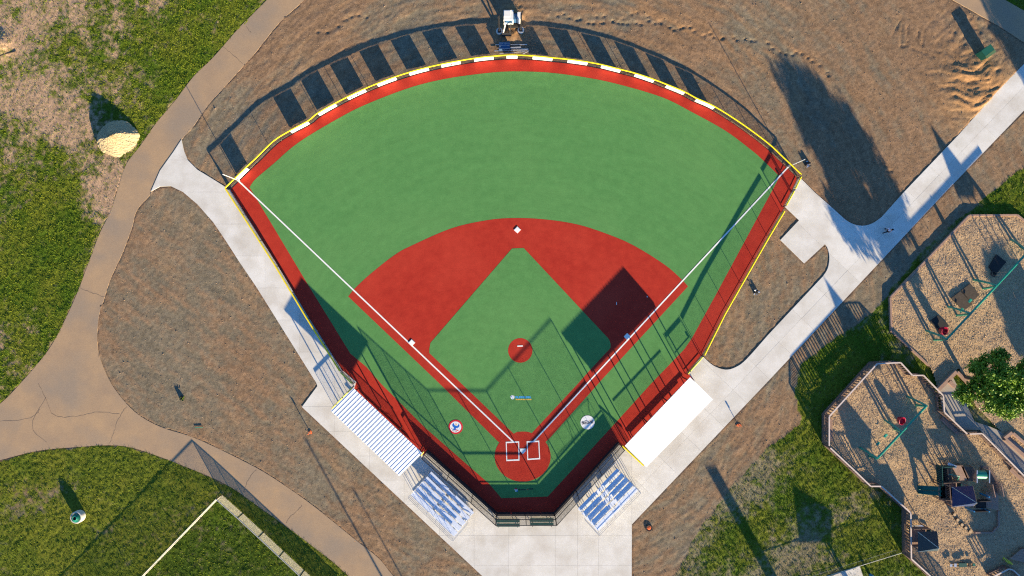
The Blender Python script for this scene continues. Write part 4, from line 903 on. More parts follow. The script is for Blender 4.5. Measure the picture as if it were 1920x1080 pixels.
# storm drain with orange cover
p = G(1217, 990); t = thing('drain_inlet', 'round orange-ribbed drain inlet in the soil beside the plaza', 'drain', p)
mb = MB(); mb.tube([(p.x + 0.34 * math.cos(a), p.y + 0.34 * math.sin(a), 0.02) for a in np.linspace(0, 2 * math.pi, 21)], 0.085, 7); mb.build('rim', 'rubber', t)
mb = MB(); mb.tube([(p.x, p.y, -0.05), (p.x, p.y, -0.01)], 0.3, 16); mb.build('pit', 'rubber', t)
for j in range(8):
    a = 2 * math.pi * j / 8 + 0.2; mb = MB(); mb.beam((p.x + 0.04 * math.cos(a), p.y + 0.04 * math.sin(a), 0.09), (p.x + 0.30 * math.cos(a), p.y + 0.30 * math.sin(a), 0.05), 0.055, 0.012); mb.build('rib', 'orange', t)
# lumps of debris
def lump(name, px_, py_, r, h, label, cat, m, extra=None, seed=1):
    p = G(px_, py_); q = random.Random(seed); t = thing(name, label, cat, p)
    for k in range(5):
        cx = p.x + q.uniform(-1, 1) * r * 0.55; cy = p.y + q.uniform(-1, 1) * r * 0.55; rr = r * q.uniform(0.35, 0.6); hh = h * q.uniform(0.5, 1)
        mb = MB(); n = 9
        for i in range(4):
            f = i / 3
            for j in range(n):
                a = 2 * math.pi * j / n; g = rr * math.cos(f * 1.3) * q.uniform(0.75, 1.2); mb.v.append((cx + g * math.cos(a), cy + g * math.sin(a), -0.04 + hh * math.sin(f * 1.5)))
        for i in range(3):
            for j in range(n): mb.f.append((i * n + j, i * n + (j + 1) % n, (i + 1) * n + (j + 1) % n, (i + 1) * n + j)); mb.m.append(0)
        mb.f.append(tuple(range(3 * n, 4 * n))); mb.m.append(0); mb.build('lump', m, t)
    if extra:
        for k in range(6):
            cx = p.x + q.uniform(-1, 1) * r; cy = p.y + q.uniform(-1, 1) * r; a = q.uniform(0, 6)
            mb = MB(); mb.box((cx, cy, h * q.uniform(0.3, 0.9)), (0.10 * math.cos(a), 0.10 * math.sin(a), 0.03), (-0.05 * math.sin(a), 0.05 * math.cos(a), 0), (0, 0, 0.012)); mb.build('scrap', extra, t)
lump('debris_heap', 1417, 549, 0.36, 0.36, 'small dark debris heap with pale scraps right of the sideline fence', 'debris', 'rubber', 'white_plastic', 3)
lump('rubbish_bag', 1515, 309, 0.42, 0.42, 'black rubbish bags beside the right foul pole', 'rubbish bag', 'black_pad', 'steel', 5)
lump('dark_shrub_clump', 342, 747, 0.36, 0.4, 'small dark uprooted plant clump in the soil beside the path', 'plant clump', 'tyre', 'grass_blade', 8)
p, q = G(-4, 108), G(31, 97); p.z = 0.06; q.z = 0.05; mb = MB(); mb.tube([p, (p + q) / 2 + Vector((0, 0.05, 0.04)), q], [0.10, 0.08, 0.05], 7); tag(mb.build('fallen_branch', 'bark'), 'brown fallen branch on bare soil at the left picture edge', 'branch')
p, q = G(366, 801.5), G(380, 801); mb = MB(); p.z = q.z = 0.04; mb.tube([p, q], 0.035, 6); tag(mb.build('green_rod', 'green_metal'), 'short green rod lying on the soil near the path', 'rod')

# ------------------------------------------------------------------ playground
def pw(px, z): return [(G(a, b, z).x, G(a, b, z).y) for a, b in px]
def chip_bed(name, poly, z):
    xs = [p[0] for p in poly]; ys = [p[1] for p in poly]; r_ = 0.16
    ax = np.arange(min(xs), max(xs) + r_, r_); ay = np.arange(min(ys), max(ys) + r_, r_); gx_, gy_ = np.meshgrid(ax, ay)
    ins = inpoly(gx_, gy_, poly)
    zz = z + (fbm(gx_ * 0.8, gy_ * 0.8, 141, 3) - 0.5) * 0.10 + (fbm(gx_ * 4, gy_ * 4, 151, 2) - 0.5) * 0.03
    r, c = gx_.shape; i = np.arange(r * c).reshape(r, c)
    # keep every cell whose four corners lie inside, pulled up to the edge by a one-cell border below the boards
    near = ins.copy()
    near[1:] |= ins[:-1]; near[:-1] |= ins[1:]; near[:, 1:] |= ins[:, :-1]; near[:, :-1] |= ins[:, 1:]
    cell = near[:-1, :-1] & near[:-1, 1:] & near[1:, 1:] & near[1:, :-1]
    q = np.stack([i[:-1, :-1], i[:-1, 1:], i[1:, 1:], i[1:, :-1]], -1)[cell]
    mb = MB(); mb.v = [tuple(p) for p in np.stack([gx_, gy_, zz], -1).reshape(-1, 3)]; mb.f = [tuple(map(int, f)) for f in q]; mb.m = [0] * len(mb.f)
    o = struct(mb.build(name, 'chips', smooth=True))
    n = int(len(q) * r_ * r_ * 90); k = rng.integers(0, len(q), n); b = q[k, 0]; x = gx_.ravel()[b] + rng.uniform(0, r_, n); y = gy_.ravel()[b] + rng.uniform(0, r_, n); z_ = zz.ravel()[b] + rng.uniform(0.0, 0.035, n)
    a = rng.uniform(0, 6.28, n); l = rng.uniform(0.02, 0.055, n); w_ = rng.uniform(0.010, 0.024, n); t1 = rng.normal(0, 0.016, n); t2 = rng.normal(0, 0.010, n)
    ux, uy = np.cos(a) * l, np.sin(a) * l; vx, vy = -np.sin(a) * w_, np.cos(a) * w_
    A = np.stack([x - ux - vx, y - uy - vy, z_ - t1 - t2], -1); B = np.stack([x + ux - vx, y + uy - vy, z_ + t1 - t2], -1); C = np.stack([x + ux + vx, y + uy + vy, z_ + t1 + t2], -1); D = np.stack([x - ux + vx, y - uy + vy, z_ - t1 + t2], -1)
    return o, np.concatenate([np.stack([A, B, C], 1), np.stack([A, C, D], 1)], 0)
UP = pw(PLAY_U, 0.3); LP = pw(PLAY_L, 1.5)
o, V = chip_bed('upper_chip_bed', UP, 0.16); tag(stuff(tri_cloud('wood_chips', V, 'chip_piece')), 'tan wood chips under the long green swing set', 'wood chips')
o, V = chip_bed('lower_chip_bed', LP, 0.22); tag(stuff(tri_cloud('wood_chips', V, 'chip_piece')), 'tan wood chips inside the picket-fenced playground', 'wood chips')
# timber border of the upper bed
t = thing('timber_border', 'low brown timber border round the upper chip bed', 'border', (UP[0][0], UP[0][1], 0))
order = [(1743, 686), (1672, 620), (1670, 558), (1818, 404), (1908, 403), (1925, 417), (2040, 540)]
bp = pw(order, 0.3)
for i in range(len(bp) - 1):
    a, b = Vector(bp[i]), Vector(bp[i + 1]); L = (b - a).length; n = max(1, int(round(L / 3.0))); d = (b - a) / n
    for k in range(n):
        p, q = a + d * k, a + d * (k + 1); e = d.normalized() * 0.012; mb = MB(); mb.beam((p.x + e.x, p.y + e.y, 0.09), (q.x - e.x, q.y - e.y, 0.09), 0.10, 0.22); mb.build('timber_beam', 'timber', t)
# picket fence round the lower bed
def picket_fence(label, px, zt=1.75, solid=0.62):
    pts = [Vector(p) for p in pw(px, zt)]
    t = thing('picket_fence', label, 'fence', (pts[0].x, pts[0].y, 0))
    for i in range(len(pts) - 1):
        a, b = pts[i], pts[i + 1]; L = (b - a).length; d = (b - a) / L; e = d * 0.015
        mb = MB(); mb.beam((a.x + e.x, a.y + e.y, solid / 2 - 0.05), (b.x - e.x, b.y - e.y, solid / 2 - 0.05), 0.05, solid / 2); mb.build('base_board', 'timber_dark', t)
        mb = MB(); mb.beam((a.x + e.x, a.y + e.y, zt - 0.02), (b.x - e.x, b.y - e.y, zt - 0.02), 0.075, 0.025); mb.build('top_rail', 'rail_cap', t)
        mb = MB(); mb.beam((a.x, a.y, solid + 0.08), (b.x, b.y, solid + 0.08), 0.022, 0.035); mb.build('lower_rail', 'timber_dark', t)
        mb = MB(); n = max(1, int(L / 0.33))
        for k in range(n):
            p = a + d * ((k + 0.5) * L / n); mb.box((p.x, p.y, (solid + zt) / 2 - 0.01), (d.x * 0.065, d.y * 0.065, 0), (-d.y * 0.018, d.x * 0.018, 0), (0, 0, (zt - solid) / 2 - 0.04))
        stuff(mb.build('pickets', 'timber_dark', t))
        n = max(1, int(round(L / 2.3)))
        for k in range(n + (1 if i == len(pts) - 2 else 0)):
            p = a + d * (L * k / n); mb = MB(); mb.box((p.x, p.y, zt / 2), (0.055, 0, 0), (0, 0.055, 0), (0, 0, zt / 2 - 0.001)); mb.build('post', 'timber_dark', t)
picket_fence('brown picket fence along the upper side of the lower playground', [(1555, 836), (1555, 781), (1645, 682), (1689, 680), (1711, 704), (1732, 704), (1769, 742), (1771, 773), (1814, 814)])
picket_fence('brown picket fence along the ramp below the tree', [(1818, 814), (1842, 813), (1869, 840), (1920, 892), (2000, 970)], 1.3)
picket_fence('brown picket fence along the grassy lower-left side of the playground', [(1557, 840), (1603, 883), (1633, 912), (1653, 912), (1708, 962), (1709, 1048), (1742, 1078), (1830, 1165)])
# ramp walk, planters, benches
struct(sheet('ramp_walk', [(1757, 735), (1786, 708), (1800, 735), (1826, 790), (1856, 800), (1890, 815), (1990, 900), (1990, 960), (1836, 806), (1808, 806), (1766, 768), (1762, 745)], 0.12, 'ramp_concrete_shaded', depth=0.2))
def planter(label, c, boards):
    t = thing('planter', label, 'planter', G(*c))
    for a, b, w_ in boards:
        p, q = G(*a, 0.5), G(*b, 0.5); mb = MB(); p.z = q.z = 0.27; mb.beam(p, q, w_, 0.25); mb.build('board', 'timber', t)
planter('brown timber retaining corner left of the tree', (1775, 715), [((1760, 731), (1794, 697), 0.2), ((1779, 714), (1792, 726), 0.2), ((1796, 697), (1816, 718), 0.12)])
planter('brown timber planter frame below the tree at the right edge', (1900, 825), [((1884, 822), (1898, 811), 0.18), ((1886, 824), (1936, 868), 0.18), ((1900, 812), (1950, 856), 0.14)])
def wood_bench(label, a, b, wpx=9):
    p, q = G(*a, 0.45), G(*b, 0.45); t = thing('wooden_bench', label, 'bench', ((p + q) / 2).to_2d().to_3d())
    d = (q - p).normalized(); s_ = Vector((-d.y, d.x, 0))
    for k in (-1, 0, 1):
        o_ = s_ * k * wpx / S / 3; mb = MB(); mb.beam(p + o_, q + o_, wpx / S / 6 - 0.008, 0.03); mb.build('plank', 'timber', t)
    for f in (0.12, 0.88):
        r_ = p + (q - p) * f; mb = MB(); mb.box((r_.x, r_.y, 0.22), s_ * wpx / S / 2.4, d * 0.05, (0, 0, 0.2)); mb.build('leg', 'timber_dark', t)
wood_bench('brown bench inside the picket fence beside the ramp', (1766, 783), (1798, 812), 11)
wood_bench('brown bench inside the fence at the right picture edge', (1896, 878), (1930, 908), 12)
wood_bench('narrow brown bench against the left picket fence', (1557.5, 786), (1558.5, 827), 6)
# swing sets
def swing_set(label, A, B, z, legs, hangers):
    """A,B beam ends (photo pixels at height z)"""
    a, b = G(*A, z), G(*B, z); t = thing('swing_set', label, 'swing set', ((a + b) / 2).to_2d().to_3d())
    mb = MB(); mb.tube([a, b], 0.12, 10); mb.build('beam', 'green_metal', t, smooth=True)
    d = (b - a).normalized()
    for f, f1, f2 in legs:
        top = a + (b - a) * f; p1 = G(*f1, 0.15); p2 = G(*f2, 0.15)
        for k, p in enumerate((p1, p2)):
            m_ = top * 0.45 + p * 0.55; m_.z = z * 0.62; m2 = top * 0.8 + p * 0.2; m2.z = z * 0.92
            pts = cr([tuple(p), tuple(m_), tuple(m2), tuple(top + Vector((0, 0, 0.06)))], 4)
            mb = MB(); mb.tube(pts, 0.125, 8); mb.build('leg', 'green_metal', t, smooth=True)
    for f, kind, dz in hangers:
        top = a + (b - a) * f
        # seats hang on chains
        seat = Vector((top.x, top.y, 0.62 + dz))
        for s_ in (-0.22, 0.22):
            p = top + d * s_; q = seat + d * s_; mb = MB(); mb.tube([p, q], 0.012, 5); mb.build('chain', 'steel', t)
        if kind == 'belt':
            mb = MB(); mb.tube([seat - d * 0.24, seat - Vector((0, 0, 0.05)), seat + d * 0.24], 0.16, 6, rz=0.02); mb.build('seat', 'green_metal', t)
        elif kind == 'bucket':
            st_ = MB(); n = 14; s2 = Vector((-d.y, d.x, 0))
            for i, (r, zz) in enumerate([(0.14, -0.05), (0.40, 0.0), (0.46, 0.28), (0.48, 0.5), (0.42, 0.5), (0.38, 0.28), (0.30, 0.06)]):
                for j in range(n):
                    an = 2 * math.pi * j / n; hh = zz * (1.0 + 0.5 * math.cos(an)) if zz > 0.2 else zz
                    st_.v.append(tuple(seat + d * r * math.sin(an) + s2 * r * 1.1 * math.cos(an) + Vector((0, 0, hh))))
            for i in range(6):
                for j in range(n): st_.f.append((i * n + j, i * n + (j + 1) % n, (i + 1) * n + (j + 1) % n, (i + 1) * n + j)); st_.m.append(0)
            st_.f.append(tuple(range(n))[::-1]); st_.f.append(tuple(range(6 * n, 7 * n))); st_.m += [0, 0]
            fixn(st_.build('bucket_seat', 'red_plastic', t))
        elif kind == 'ring':
            mb = MB(); mb.tube([tuple(seat + Vector((0.28 * math.cos(x_), 0.28 * math.sin(x_), 0))) for x_ in np.linspace(0, 6.2832, 17)], 0.08, 7); mb.build('tyre_seat', 'rubber', t)
    return t
swing_set('long green swing set with three seats on the upper chip bed', (1775, 636), (1960, 437), 2.6,
          [(0.0, (1736, 619.5), (1751.5, 637)), (0.24, (1777, 574.5), (1794, 591)), (0.505, (1825, 524), (1843, 541)), (0.81, (1896, 449), (1914, 464))],
          [(0.07, 'bucket', 0.0), (0.27, 'belt', 0.0), (0.36, 'belt', 0.0), (0.62, 'ring', -0.25)])
swing_set('smaller green swing set inside the picket fence', (1645, 859), (1737, 761), 2.5,
          [(0.0, (1611.5, 839), (1629, 855)), (0.5, (1658, 787), (1676, 804)), (1.0, (1700, 742.5), (1717, 759))],
          [(0.20, 'belt', 0.0), (0.36, 'belt', 0.0), (0.66, 'bucket', 0.0)])
def mat_pad(label, px, m):
    o_ = sheet('rubber_mat', px, 0.33, m, depth=0.25); tag(o_, label, 'mat', 'rubber mats under the swings')
Zm = lambda pts: [unlean(p, 0.33) for p in pts]
mat_pad('black rubber mat under the red bucket seat', Zm([(1744, 603), (1759, 591), (1780, 611), (1766, 623)]), 'rubber')
mat_pad('lower of the two brown mats under the belt seats', Zm([(1784, 559), (1801, 546), (1824, 570), (1807, 583)]), 'rubber_brown')
mat_pad('upper of the two brown mats under the belt seats', Zm([(1803, 544), (1819, 532), (1837, 553), (1821, 567)]), 'rubber_brown')
mat_pad('black rubber mat at the upper right with a tyre seat', Zm([(1855, 500), (1869, 477), (1887, 491), (1866, 516)]), 'rubber')

# play structure
def tower(t, c4, ze, za, zd, mroof, mface):
    P = [G(*p, ze) for p in c4]; c = sum(P, Vector()) / 4; ap = Vector((c.x, c.y, za))
    mb = MB()
    for i in range(4): mb.face([P[i], P[(i + 1) % 4], ap])
    mb.face(P[::-1]); rf = fixn(mb.build('roof', mroof, t))
    for i in range(4):
        mb = MB(); mb.tube([P[i] + Vector((0, 0, 0.02)), ap + Vector((0, 0, 0.02))], 0.018, 5); mb.build('hip_seam', 'steel', rf)
    for p in P:
        q = c + (p - c) * 0.86; mb = MB(); mb.tube([(q.x, q.y, 0), (q.x, q.y, ze + 0.05)], 0.06, 8); mb.build('post', 'timber_dark', t)
    Q = [c + (p - c) * 0.9 for p in P]
    for k in range(9):
        f0, f1 = k / 9 + 0.004, (k + 1) / 9 - 0.004
        a0, a1 = Q[0] + (Q[1] - Q[0]) * f0, Q[0] + (Q[1] - Q[0]) * f1; b0, b1 = Q[3] + (Q[2] - Q[3]) * f0, Q[3] + (Q[2] - Q[3]) * f1
        poly = [(v_.x, v_.y) for v_ in (a0, b0, b1, a1)]
        mb = MB(); mb.prism(poly, zd - 0.05, zd); fixn(mb.build('deck_board', 'timber', t))
    for i in range(4):
        if i == 3: continue
        a, b = Q[i], Q[(i + 1) % 4]; mb = MB(); mb.beam((a.x, a.y, zd + 0.45), (b.x, b.y, zd + 0.45), 0.03, 0.38); mb.build('side_panel', 'dark_green' if i % 2 else 'timber_dark', t)
    return c
ps = thing('play_structure', 'wooden play structure with navy pyramid roof and green double slide', 'play structure', G(1800, 915))
tower(ps, [(1784.5, 913), (1824, 911), (1825, 949), (1785.5, 950)], 4.0, 6.3, 1.5, 'navy', 'navy')
def deck(px, z, n, along=0, m='timber', parent=ps):
    P = [G(*p, z) for p in px]
    for k in range(n):
        f0, f1 = k / n + 0.01 / n * 2, (k + 1) / n - 0.01 / n * 2
        i0, i1, i2, i3 = (0, 1, 2, 3) if not along else (1, 2, 3, 0)
        q = [P[i0] + (P[i1] - P[i0]) * f0, P[i0] + (P[i1] - P[i0]) * f1, P[i3] + (P[i2] - P[i3]) * f1, P[i3] + (P[i2] - P[i3]) * f0]
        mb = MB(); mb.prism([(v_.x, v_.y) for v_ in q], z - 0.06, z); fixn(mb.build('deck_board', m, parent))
    for p in P:
        mb = MB(); mb.tube([(p.x, p.y, 0), (p.x, p.y, z - 0.02)], 0.05, 6); mb.build('deck_post', 'timber_dark', parent)
def barrier(a, b, z0, z1, m='timber_dark', parent=ps, gap=0.2, hw=0.05):
    p, q = G(*a, z0), G(*b, z0); L = (q - p).length; d = (q - p) / L; mb = MB()
    for z in (z0 + 0.05, z1): mb.beam((p.x, p.y, z), (q.x, q.y, z), 0.035, 0.035)
    n = max(2, int(L / gap))
    for k in range(n + 1):
        r_ = p + d * (L * k / n); mb.beam((r_.x, r_.y, z0), (r_.x, r_.y, z1), hw, 0.03)
    return mb.build('barrier', m, parent)
# double slide
for k in range(2):
    A = [(1721, 910 + 8 * k), (1764, 912.3 + 9 * k)]; Bq = [(1721.5, 917.3 + 8 * k), (1764, 920.5 + 9 * k)]
    prof = []; N = 10
    mb = MB()
    for i in range(N + 1):
        f = i / N; z = 0.35 + 1.2 * max(0, f - 0.12) / 0.88
        p = G(A[0][0] + (A[1][0] - A[0][0]) * f, A[0][1] + (A[1][1] - A[0][1]) * f, z); q = G(Bq[0][0] + (Bq[1][0] - Bq[0][0]) * f, Bq[0][1] + (Bq[1][1] - Bq[0][1]) * f, z)
        for g, dz in ((0, 0.16), (0.07, 0.17), (0.14, 0.03), (0.5, 0.0), (0.86, 0.03), (0.93, 0.17), (1, 0.16)): r_ = p + (q - p) * g; mb.v.append((r_.x, r_.y, r_.z + dz))
        for g, dz in ((1, -0.08), (0, -0.08)): r_ = p + (q - p) * g; mb.v.append((r_.x, r_.y, r_.z + dz))
    for i in range(N):
        for j in range(9): mb.f.append((i * 9 + j, i * 9 + (j + 1) % 9, (i + 1) * 9 + (j + 1) % 9, (i + 1) * 9 + j)); mb.m.append(0)
    mb.f.append(tuple(range(9))); mb.f.append(tuple(range(N * 9, N * 9 + 9))); mb.m += [0, 0]
    fixn(mb.build('slide', 'green_plastic', ps))
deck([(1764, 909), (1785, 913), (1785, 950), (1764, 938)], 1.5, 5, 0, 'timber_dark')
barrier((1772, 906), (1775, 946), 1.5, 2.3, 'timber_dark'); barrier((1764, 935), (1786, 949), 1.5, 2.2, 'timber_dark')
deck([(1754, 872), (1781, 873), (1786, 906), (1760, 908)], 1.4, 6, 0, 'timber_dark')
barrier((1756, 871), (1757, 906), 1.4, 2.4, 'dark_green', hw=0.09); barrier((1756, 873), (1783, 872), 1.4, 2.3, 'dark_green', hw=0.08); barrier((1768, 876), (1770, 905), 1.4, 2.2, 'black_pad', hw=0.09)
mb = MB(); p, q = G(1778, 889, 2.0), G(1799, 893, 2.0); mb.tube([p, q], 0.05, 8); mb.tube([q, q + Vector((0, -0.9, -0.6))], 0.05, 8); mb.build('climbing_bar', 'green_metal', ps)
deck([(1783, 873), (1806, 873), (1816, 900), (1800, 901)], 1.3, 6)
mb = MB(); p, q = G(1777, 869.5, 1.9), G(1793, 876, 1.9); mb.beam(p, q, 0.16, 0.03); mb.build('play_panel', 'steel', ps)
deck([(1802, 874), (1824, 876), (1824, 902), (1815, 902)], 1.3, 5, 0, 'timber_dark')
# tunnel
a, b = G(1827, 889.5, 1.75), G(1846, 890, 1.75); mb = MB(); mb.tube([a, b], 0.48, 20); mb.build('tunnel', 'green_metal', ps, smooth=True)
for px_ in (1825.5, 1848.5):
    p = G(px_, 891, 1.6); mb = MB(); mb.box(p, (0.06, 0, 0), (0, 0.72, 0), (0, 0, 0.6)); mb.build('tunnel_panel', 'steel', ps)
# curved ramp to the lower deck
ramp_o = [(1838, 872), (1853, 876), (1866, 891), (1872, 905), (1873, 923)]; ramp_i = [(1838, 881), (1850, 886), (1857, 896), (1860, 908), (1861, 923)]
for k in range(4):
    q = [G(*ramp_o[k], 1.0), G(*ramp_o[k + 1], 1.0), G(*ramp_i[k + 1], 1.0), G(*ramp_i[k], 1.0)]
    mb = MB(); mb.prism([(v_.x, v_.y) for v_ in q], 0.93, 1.0 + 0.003 * k); fixn(mb.build('ramp_board', 'timber_dark', ps))
deck([(1849, 922), (1872, 922), (1872, 957), (1848, 951)], 1.0, 9, 1)
barrier((1850, 904), (1855, 927), 1.05, 2.0, 'timber'); barrier((1866, 902), (1871, 926), 1.05, 2.0, 'timber')
barrier((1829, 937), (1850, 936), 1.2, 1.9, 'black_pad'); barrier((1820, 956), (1850, 955), 1.0, 1.7, 'black_pad')
deck([(1830, 938), (1849, 938), (1849, 953), (1830, 953)], 1.0, 5, 0, 'rubber')
for px_, py_ in ((1850, 930), (1822, 957), (1850, 957)):
    p = G(px_, py_, 1.3); mb = MB(); mb.tube([(p.x, p.y, 0.2), (p.x, p.y, 1.75)], 0.09, 10); mb.build('corner_post', 'blue_plastic', ps)
# second tower
p2 = thing('play_tower', 'small play tower with dark pyramid roof beside the left picket fence', 'play tower', G(1722, 1003))
tower(p2, [(1720.5, 997), (1757, 996), (1758, 1033), (1721.5, 1034.5)], 3.0, 5.0, 1.2, 'navy_green', 'navy_green')
mb = MB(); p = G(1720, 988, 0.5); mb.box(p, (0.75, 0, 0), (0, 0.22, 0), (0, 0, 0.03)); mb.build('step_plate', 'steel', p2)
mb = MB(); q = G(1741, 993, 0.4); mb.beam(q + Vector((-0.5, 0.3, 0)), q + Vector((0.3, -0.25, 0.1)), 0.06, 0.06); mb.build('step_rail', 'timber', p2)
# stepping logs
for i, (a, b) in enumerate([(1790, 965), (1796, 975), (1804, 984), (1811, 990), (1819.5, 997)]):
    h = 0.55 - 0.04 * i; p = G(a, b, h); t = thing('stepping_log', ['topmost', 'second', 'middle', 'fourth', 'lowest'][i] + ' of five round stepping logs below the navy roof', 'log', (p.x, p.y, 0), 'stepping logs')
    mb = MB(); mb.tube([(p.x, p.y, 0), (p.x, p.y, h)], 0.19, 12); mb.build('log', 'bark', t)
    mb = MB(); mb.tube([(p.x, p.y, h), (p.x, p.y, h + 0.015)], 0.175, 12); mb.build('cut_face', 'log_end', t)
t = thing('timber_edging', 'curved brown timber edging below the play structure', 'edging', G(1850, 995))
for a, b in [((1829, 999), (1860, 999)), ((1861, 999), (1873, 986)), ((1873, 985), (1872.5, 958))]:
    p, q = G(*a, 0.5), G(*b, 0.5); mb = MB(); mb.beam((p.x, p.y, 0.3), (q.x, q.y, 0.3), 0.09, 0.22); mb.build('board', 'timber', t)
t = thing('rocker', 'low green rocker seat in the shade near the bottom edge', 'rocker', G(1805, 1060))
for i, (a, m_, r, h) in enumerate([(1783, 'steel', 0.15, 0.5), (1791, 'steel', 0.2, 0.55), (1805, 'dark_green', 0.22, 0.5), (1818, 'rubber', 0.2, 0.55), (1826, 'green_plastic', 0.15, 0.5)]):
    p = G(a, 1060 - i * 0.3, h); mb = MB(); L_ = 0.45 if i == 2 else 0.14
    mb.box((p.x, p.y, h), (L_, 0, 0), (0, r, 0), (0, 0, 0.05)); mb.build('seat' if i % 2 == 0 else 'handle', m_, t)
mb = MB(); p = G(1805, 1060, 0.2); mb.box((p.x, p.y, 0.33), (1.3, 0, 0), (0, 0.05, 0), (0, 0, 0.05)); mb.build('spine', 'rubber', t)
t = thing('climber', 'yellow-green bent tube climber at the lower right', 'climber', G(1885, 1050))
for dx in (0, 5, 9):
    pts = cr([tuple(G(1881 + dx, 1051 + dx * 0.7, 0.1)), tuple(G(1882 + dx, 1045 + dx * 0.7, 1.0)), tuple(G(1889 + dx, 1054 + dx * 0.4, 1.2)), tuple(G(1894 + dx * 0.4, 1058, 0.1))], 5)
    mb = MB(); mb.tube(pts, 0.05, 7); mb.build('tube', 'yellow_green', t, smooth=True)
t = thing('corner_deck', 'brown timber corner deck cut by the right picture edge', 'deck', G(1905, 1035))
deck([(1893, 1048), (1916, 1029), (1960, 1029), (1940, 1060)], 0.6, 5, 0, 'timber', t)
picket_fence('low picket fence at the bottom right corner', [(1862, 1082), (1892, 1067), (1900, 1069), (1925, 1092)], 1.3)
# wire fence and slab at the bottom edge
fence('rail_fence', 'thin pale rail fence running to the playground corner at the bottom', plan([(1470, 1106), (1552, 1080), (1690, 1037)], 1.0), 1.0, 'white_rail', posts_every=3.5, post_m='steel', cap=(0.03, 0.03), s=0.12, r=0.002, wire_m='black_wire')
struct(sheet('concrete_pad', [(1552, 1082), (1612, 1062), (1628, 1110), (1540, 1140)], 0.02, 'concrete', depth=0.2))
p = G(1632, 1079); mb = MB(); mb.box((p.x, p.y, 0.3), (0.12, 0.05, 0), (-0.08, 0.2, 0), (0, 0, 0.3)); tag(mb.build('blue_bin', 'blue_plastic'), 'small bright blue bin at the bottom edge', 'bin')

# ------------------------------------------------------------------ trees
def make_tree(name, label, base, height, crown_r, crown_z0, nleaf, seed, leafm='leaf', lobes=16, lsize=0.13, squash=1.0, group=None):
    q = np.random.default_rng(seed); base = Vector(base)
    t = thing(name, label, 'tree', base, group)
    mb = MB(); top = base + Vector((0.2, 0.1, height * 0.72))
    mb.tube(cr([tuple(base - Vector((0, 0, 0.1))), tuple(base + Vector((0.05, -0.05, height * 0.3))), tuple(base + Vector((0.15, 0.08, height * 0.52))), tuple(top)], 3), [0.26, 0.24, 0.21, 0.19, 0.17, 0.15, 0.12, 0.09, 0.06, 0.04], 9)
    tr = mb.build('trunk', 'bark', t, smooth=True)
    cen = []; zc = (crown_z0 + height) / 2; hz = (height - crown_z0) / 2
    for i in range(lobes):
        a = q.uniform(0, 2 * np.pi); zz = q.uniform(-0.9, 0.92); rr = crown_r * math.sqrt(max(0.05, 1 - zz * zz)) * q.uniform(0.35, 1.02)
        cen.append((base.x + rr * math.cos(a), base.y + rr * math.sin(a), zc + zz * hz * 0.85, crown_r * q.uniform(0.20, 0.40)))
    for cx, cy, cz, r in cen:
        z0 = min(cz - 0.4, height * 0.62); z0 = max(z0 * 0.75, height * 0.2); s_ = base + Vector((0.1, 0.0, z0))
        mid = (s_ + Vector((cx, cy, cz))) / 2 + Vector((0, 0, 0.25)); mb = MB(); mb.tube(cr([tuple(s_), tuple(mid), (cx, cy, cz)], 3), [0.08, 0.07, 0.06, 0.05, 0.04, 0.03, 0.015], 5); mb.build('branch', 'bark', tr)
    per = nleaf // lobes; VV = []
    for cx, cy, cz, r in cen:
        n = int(per * q.uniform(0.7, 1.3))
        # twigs of leaves: small clusters inside each lobe
        k = max(6, n // 22); d = q.normal(0, 1, (k, 3)); d /= np.linalg.norm(d, axis=1)[:, None]; d *= (q.uniform(0.25, 1.0, (k, 1)) ** 0.5) * r * q.uniform(0.8, 1.25, (k, 1)); d[:, 2] *= 0.75 * squash
        tw = np.array((cx, cy, cz)) + d
        P = tw[q.integers(0, k, n)] + q.normal(0, 0.17, (n, 3))
        u = q.normal(0, 1, (n, 3)); u /= np.linalg.norm(u, axis=1)[:, None]; v = q.normal(0, 1, (n, 3)); v -= u * (u * v).sum(1)[:, None]; v /= np.linalg.norm(v, axis=1)[:, None]
        L = q.uniform(0.7, 1.4, (n, 1)) * lsize
        a, b, c, e = P - u * L, P + v * L * 0.55, P + u * L, P - v * L * 0.55
        VV.append(np.stack([a, b, c], 1)); VV.append(np.stack([a, c, e], 1))
    V = np.concatenate(VV, 0); V = V - np.array(tuple(base)); o_ = tri_cloud('crown', V, leafm); o_.parent = t; ORG[o_.name] = base
    return t
tree = make_tree('leafy_tree', 'leafy green tree rising over the playground ramp', (X(1806), Y(706), 0.1), 8.9, 4.0, 3.2, 38000, 5, lobes=28)
def copy_tree(src, loc, label, scale=1.0, rz=0.0, group=None):
    def cp(o_, par):
        c_ = o_.copy(); COL.objects.link(c_); c_.parent = par
        if par is None: c_.location = loc; c_.scale = (scale, scale, scale); c_.rotation_euler = (0, 0, rz); c_['label'] = label
        if par is None and group: c_['group'] = group
        for ch in o_.children: cp(ch, c_)
        return c_
    return cp(src, None)
